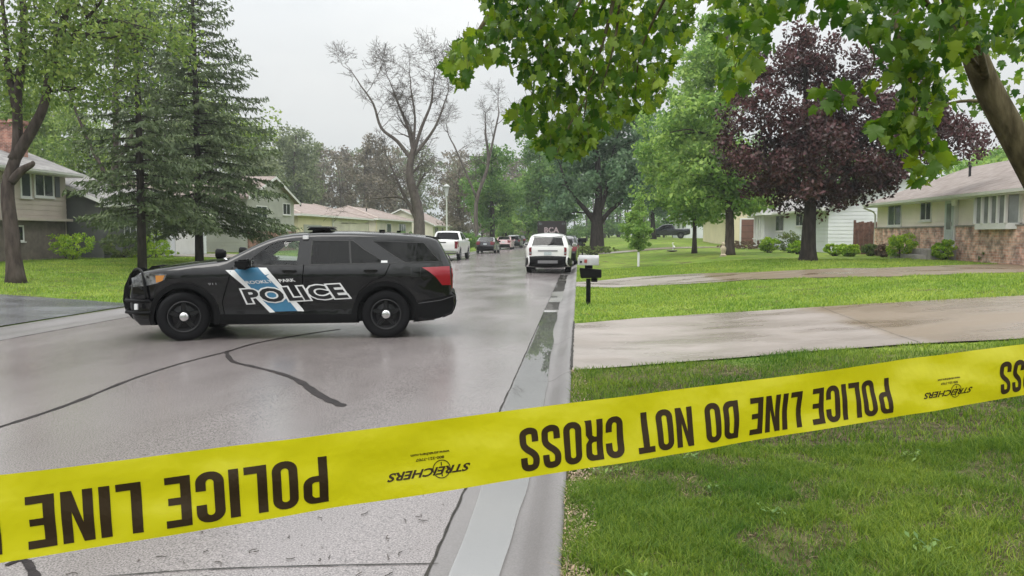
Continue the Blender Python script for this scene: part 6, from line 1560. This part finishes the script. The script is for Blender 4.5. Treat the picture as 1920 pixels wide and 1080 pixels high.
for k in (0, 1, -1, 2, 3):
    d_ = k * per
    tape_small('STREICHERS', l0 + d_, l1 + d_, .655, .765, 'maker_lettering', .03, .006)
    tape_small('800-221-7707', l0 - (l0 - l1) * .33 + d_, l0 - (l0 - l1) * .68 + d_, .505, .545, 'small_lettering', .03)
    tape_small('www.streichers.com', l0 - (l0 - l1) * .26 + d_, l0 - (l0 - l1) * .74 + d_, .435, .475, 'small_lettering', .03)
    cs = l0 - (l0 - l1) * .37 + d_; mb = MB()
    ring = [(cs + .0098 * math.cos(t), .69 + .0098 / (2 * HWT) * math.sin(t)) for t in np.linspace(0, 2 * math.pi, 41)]; rin = [(cs + .0088 * math.cos(t), .69 + .0088 / (2 * HWT) * math.sin(t)) for t in np.linspace(0, 2 * math.pi, 41)]
    n_ = len(ring); mb.add([Tp(a, b, .0007) - oT for a, b in ring + rin], [(i, i + 1, n_ + i + 1, n_ + i) for i in range(n_ - 1)])
    for (aa, bb) in (((cs, .60), (cs, .64)), ((cs, .745), (cs, .785)), ((cs - .006, .69), (cs - .003, .69)), ((cs + .003, .69), (cs + .006, .69))):
        w2 = .0006; mb.add([Tp(aa[0] - w2, aa[1] - .006, .0007) - oT, Tp(aa[0] + w2, aa[1] - .006, .0007) - oT, Tp(bb[0] + w2, bb[1] + .006, .0007) - oT, Tp(bb[0] - w2, bb[1] + .006, .0007) - oT], [(0, 1, 2, 3)])
    mb.build('maker_emblem', M_INK, band_, recalc=False)

# --- foreground maple, its trunk just outside the right edge
M_MAPLE = leafm('maple_leaves', (.055, .122, .014), (.15, .25, .028), isl=.55, tr=.42, sc=1.1, rough=.42)
M_MBARK = mat('olive_brown_bark', (.055, .045, .022), .9, col2=(.13, .11, .06), scale=14, bump=1.0, bscale=26, spec=.2, stretch=(1, 1, .25))
mb_ = at_d(2195, 778, 6.15); base = np.array([mb_[0], mb_[1], float(hgt(mb_[0], mb_[1]))])
mp = empty('maple_tree', tuple(base), 0, 'maple with lobed green leaves hanging in from the top, leaning trunk at right edge', 'tree')
D = lambda x, y, d: at_d(x, y, d) - base
tk = MB()
main = smooth_path([np.array([.03, 0, -.3]), np.array([-.06, 0, .45]), D(2085, 575, 6.12), D(1995, 425, 6.1), D(1920, 290, 6.05), D(1850, 160, 6.0), D(1815, 70, 5.9), D(1770, -60, 5.8), D(1650, -260, 5.6)], 5)
tk.tube(main, [.25, .19] + [.15 - .09 * k / (len(main) - 2) for k in range(len(main) - 2)], 14)
boughs = [([D(1790, -20, 5.9), D(1650, -90, 5.3), D(1500, -110, 4.9), D(1350, -100, 4.8), D(1200, -80, 5.2), D(1060, -40, 5.8), D(980, 20, 6.0)], .07),
          ([D(1700, -200, 5.7), D(1500, -260, 5.8), D(1250, -220, 6.2), D(1050, -120, 6.4), D(940, 0, 6.3), D(890, 70, 6.2)], .07),
          ([D(1850, 150, 6.0), D(1780, 60, 5.0), D(1700, -30, 4.4), D(1680, 40, 4.2), D(1700, 120, 4.1), D(1715, 200, 4.05), D(1725, 290, 4.0)], .022),
          ([D(1160, -90, 5.3), D(1150, 0, 5.2), D(1130, 80, 5.1), D(1105, 160, 5.0), D(1095, 220, 5.0)], .018),
          ([D(1170, -95, 5.2), D(1160, 20, 5.0), D(1150, 90, 4.95), D(1120, 190, 4.9)], .014),
          ([D(1110, -60, 5.6), D(1080, 20, 5.6), D(1020, 90, 5.6), D(960, 130, 5.6)], .014), ([D(1300, -90, 4.9), D(1240, 10, 5.0), D(1200, 100, 5.1), D(1190, 200, 5.1)], .014),
          ([D(1480, -110, 4.9), D(1420, -20, 4.8), D(1400, 60, 4.7), D(1370, 150, 4.7)], .012), ([D(1640, -90, 5.2), D(1600, 20, 4.6), D(1640, 110, 4.4), D(1590, 190, 4.3)], .012),
          ([D(1850, 150, 6.0), D(1830, 80, 5.2), D(1780, 30, 4.8), D(1760, -30, 4.6)], .03), ([D(1100, 180, 5.0), D(1060, 250, 5.0), D(1040, 300, 5.0)], .007), ([D(1000, 60, 5.9), D(900, 90, 6.0), D(850, 130, 6.1)], .009),
          ([D(1900, 260, 6.1), D(1880, 200, 6.6), D(1800, 190, 7.0), D(1720, 215, 7.2)], .03)]
for P_, r_ in boughs:
    P_ = smooth_path(P_, 5); tk.tube(P_, [max(.003, r_ * (1 - .8 * k / (len(P_) - 1))) for k in range(len(P_))], 7)
rsM = np.random.RandomState(77)
regs = [([(885, -60), (1330, -60), (1300, 40), (1290, 90), (1262, 130), (1255, 170), (1235, 205), (1190, 228), (1150, 250), (1090, 285), (1040, 300), (1005, 285), (970, 250), (945, 235), (985, 195), (975, 150), (940, 125), (905, 120), (872, 150), (835, 140), (828, 105), (870, 75), (910, 45)], 4.7, 6.3, 2000),
        ([(1035, 250), (1110, 235), (1140, 260), (1110, 295), (1060, 305), (1020, 300)], 4.8, 5.2, 60), ([(826, 130), (880, 120), (880, 165), (850, 178)], 6.0, 6.3, 26), ([(936, 205), (985, 195), (1000, 240), (975, 262)], 5.6, 5.9, 26),
        ([(1330, -60), (1960, -60), (1960, 90), (1900, 105), (1840, 90), (1790, 130), (1740, 100), (1690, 120), (1620, 90), (1560, 45), (1500, 40), (1440, 50), (1450, 100), (1420, 150), (1372, 190), (1345, 170), (1340, 80)], 3.7, 5.0, 950),
        ([(1515, 190), (1545, 165), (1620, 150), (1645, 175), (1600, 205), (1560, 215), (1525, 225)], 4.1, 4.4, 30),
        ([(1650, 120), (1740, 110), (1775, 170), (1765, 210), (1760, 270), (1782, 300), (1755, 335), (1720, 350), (1700, 330), (1690, 280), (1630, 265), (1628, 235), (1680, 215), (1670, 170)], 3.9, 4.3, 200),
        ([(1640, 60), (1800, 40), (1800, 130), (1700, 140)], 4.0, 4.6, 40),
        ([(1740, 130), (1920, 60), (1960, 240), (1890, 225), (1860, 235), (1790, 215), (1740, 190)], 6.4, 7.6, 150)]
PTS = []
for poly, d0, d1, k in regs:
    xs = [p[0] for p in poly]; ys = [p[1] for p in poly]; c = 0
    while c < k:
        x, y = rsM.uniform(min(xs), max(xs)), rsM.uniform(min(ys), max(ys))
        if inside((x, y), poly): PTS.append(D(x, y - 8, rsM.uniform(d0, d1))); c += 1
# the crown continues above and behind the frame
for _ in range(2600):
    PTS.append(np.array([rsM.uniform(-7.5, 4.0), rsM.uniform(-6.5, 4.5), 0]) * np.array([1, 1, 0]) + np.array([0, 0, rsM.uniform(4.0, 8.5)]))
for _ in range(3200):  # extra unseen leaves, added to shade the left leaf cluster
    PTS.append(np.array([rsM.uniform(-1.6, 1.6), rsM.uniform(3.2, 8.5), rsM.uniform(3.3, 6.2)]) - base)
PTS = [p for i, p in enumerate(PTS) if i < sum(r_[3] for r_ in regs) or not (p[0] + base[0] > 1.6 and p[1] + base[1] > 1.5 and rsM.rand() < .6)]  # unseen leaves thinned on the right to let more light in
keep = []
for i, p in enumerate(PTS):
    if i >= sum(r_[3] for r_ in regs):
        q_ = p + base - np.array([0, 0, EYE]); dz = q_ @ _f
        if dz > .2:
            X_, Y_ = 960 + FPX * (q_ @ _r) / dz, 540 - FPX * (q_ @ _u) / dz
            if Y_ > -70 and -100 < X_ < 2020: continue
    keep.append(p)
PTS = np.array(keep); n = len(PTS)
half = [(0, 0), (.20, -.07), (.30, .02), (.47, .05), (.40, .17), (.47, .27), (.36, .33), (.60, .52), (.46, .54), (.44, .63), (.28, .56), (.22, .60), (.22, .74), (.13, .80), (0, 1.04)]
outl = half + [(-x, y) for x, y in half[-2:0:-1]]
tmpl = np.array([(0, .36)] + outl); m_ = len(outl)
tz = -.22 * np.abs(tmpl[:, 0]) - .18 * (tmpl[:, 1]) ** 2 + .05 * np.sin(tmpl[:, 0] * 9)
Fl = np.array([(0, 1 + i, 1 + (i + 1) % m_) for i in range(m_)])
dn = rsM.normal(0, .45, (n, 3)) + np.array([0, 0, -.75]); dn /= np.linalg.norm(dn, axis=1)[:, None]
nm = rsM.normal(0, .8, (n, 3)) + np.array([0, -.6, .55]); sd = np.cross(dn, nm); sd /= np.linalg.norm(sd, axis=1)[:, None]; nr = np.cross(sd, dn)
sz = rsM.uniform(.045, .098, n)
cv = rsM.uniform(.2, 2.6, n); wx_ = rsM.uniform(.75, 1.15, n)
V = PTS[:, None] + (tmpl[None, :, 0, None] * sd[:, None] * wx_[:, None, None] + (tmpl[None, :, 1, None] - .2) * dn[:, None] + (tz[None, :, None] * cv[:, None, None]) * nr[:, None]) * sz[:, None, None]
F_ = (np.arange(n)[:, None, None] * (m_ + 1) + Fl[None]).reshape(-1, 3)
np_mesh('crown', V.reshape(-1, 3), F_, M_MAPLE, mp)
# leaf stalks for the leaves in view
for i in range(0, min(n, 2200), 2):
    a = PTS[i] - dn[i] * sz[i] * .2; b = a - dn[i] * sz[i] * .5 + np.array([0, 0, .03]); tk.tube([a, b], [.0012, .0016], 3, caps=False)
tk.build('trunk', M_MBARK, mp, smooth=True, recalc=False)
# ================================================================== AIR
hz = MB().box(-1000, -60, -1.2, 1000, 1700, 60).build('haze', nmat('haze_air')[0])
_m = hz.data.materials[0]; _n = _m.node_tree; _n.nodes.remove(_n.nodes['Principled BSDF'])
_v = _n.nodes.new('ShaderNodeVolumePrincipled'); _v.inputs['Color'].default_value = (.80, .84, .86, 1); _v.inputs['Density'].default_value = .0008; _v.inputs['Anisotropy'].default_value = .3
_n.links.new(_v.outputs[0], _n.nodes['Material Output'].inputs['Volume'])
tag(hz, 'pale rain haze filling the street', 'haze', kind='stuff')
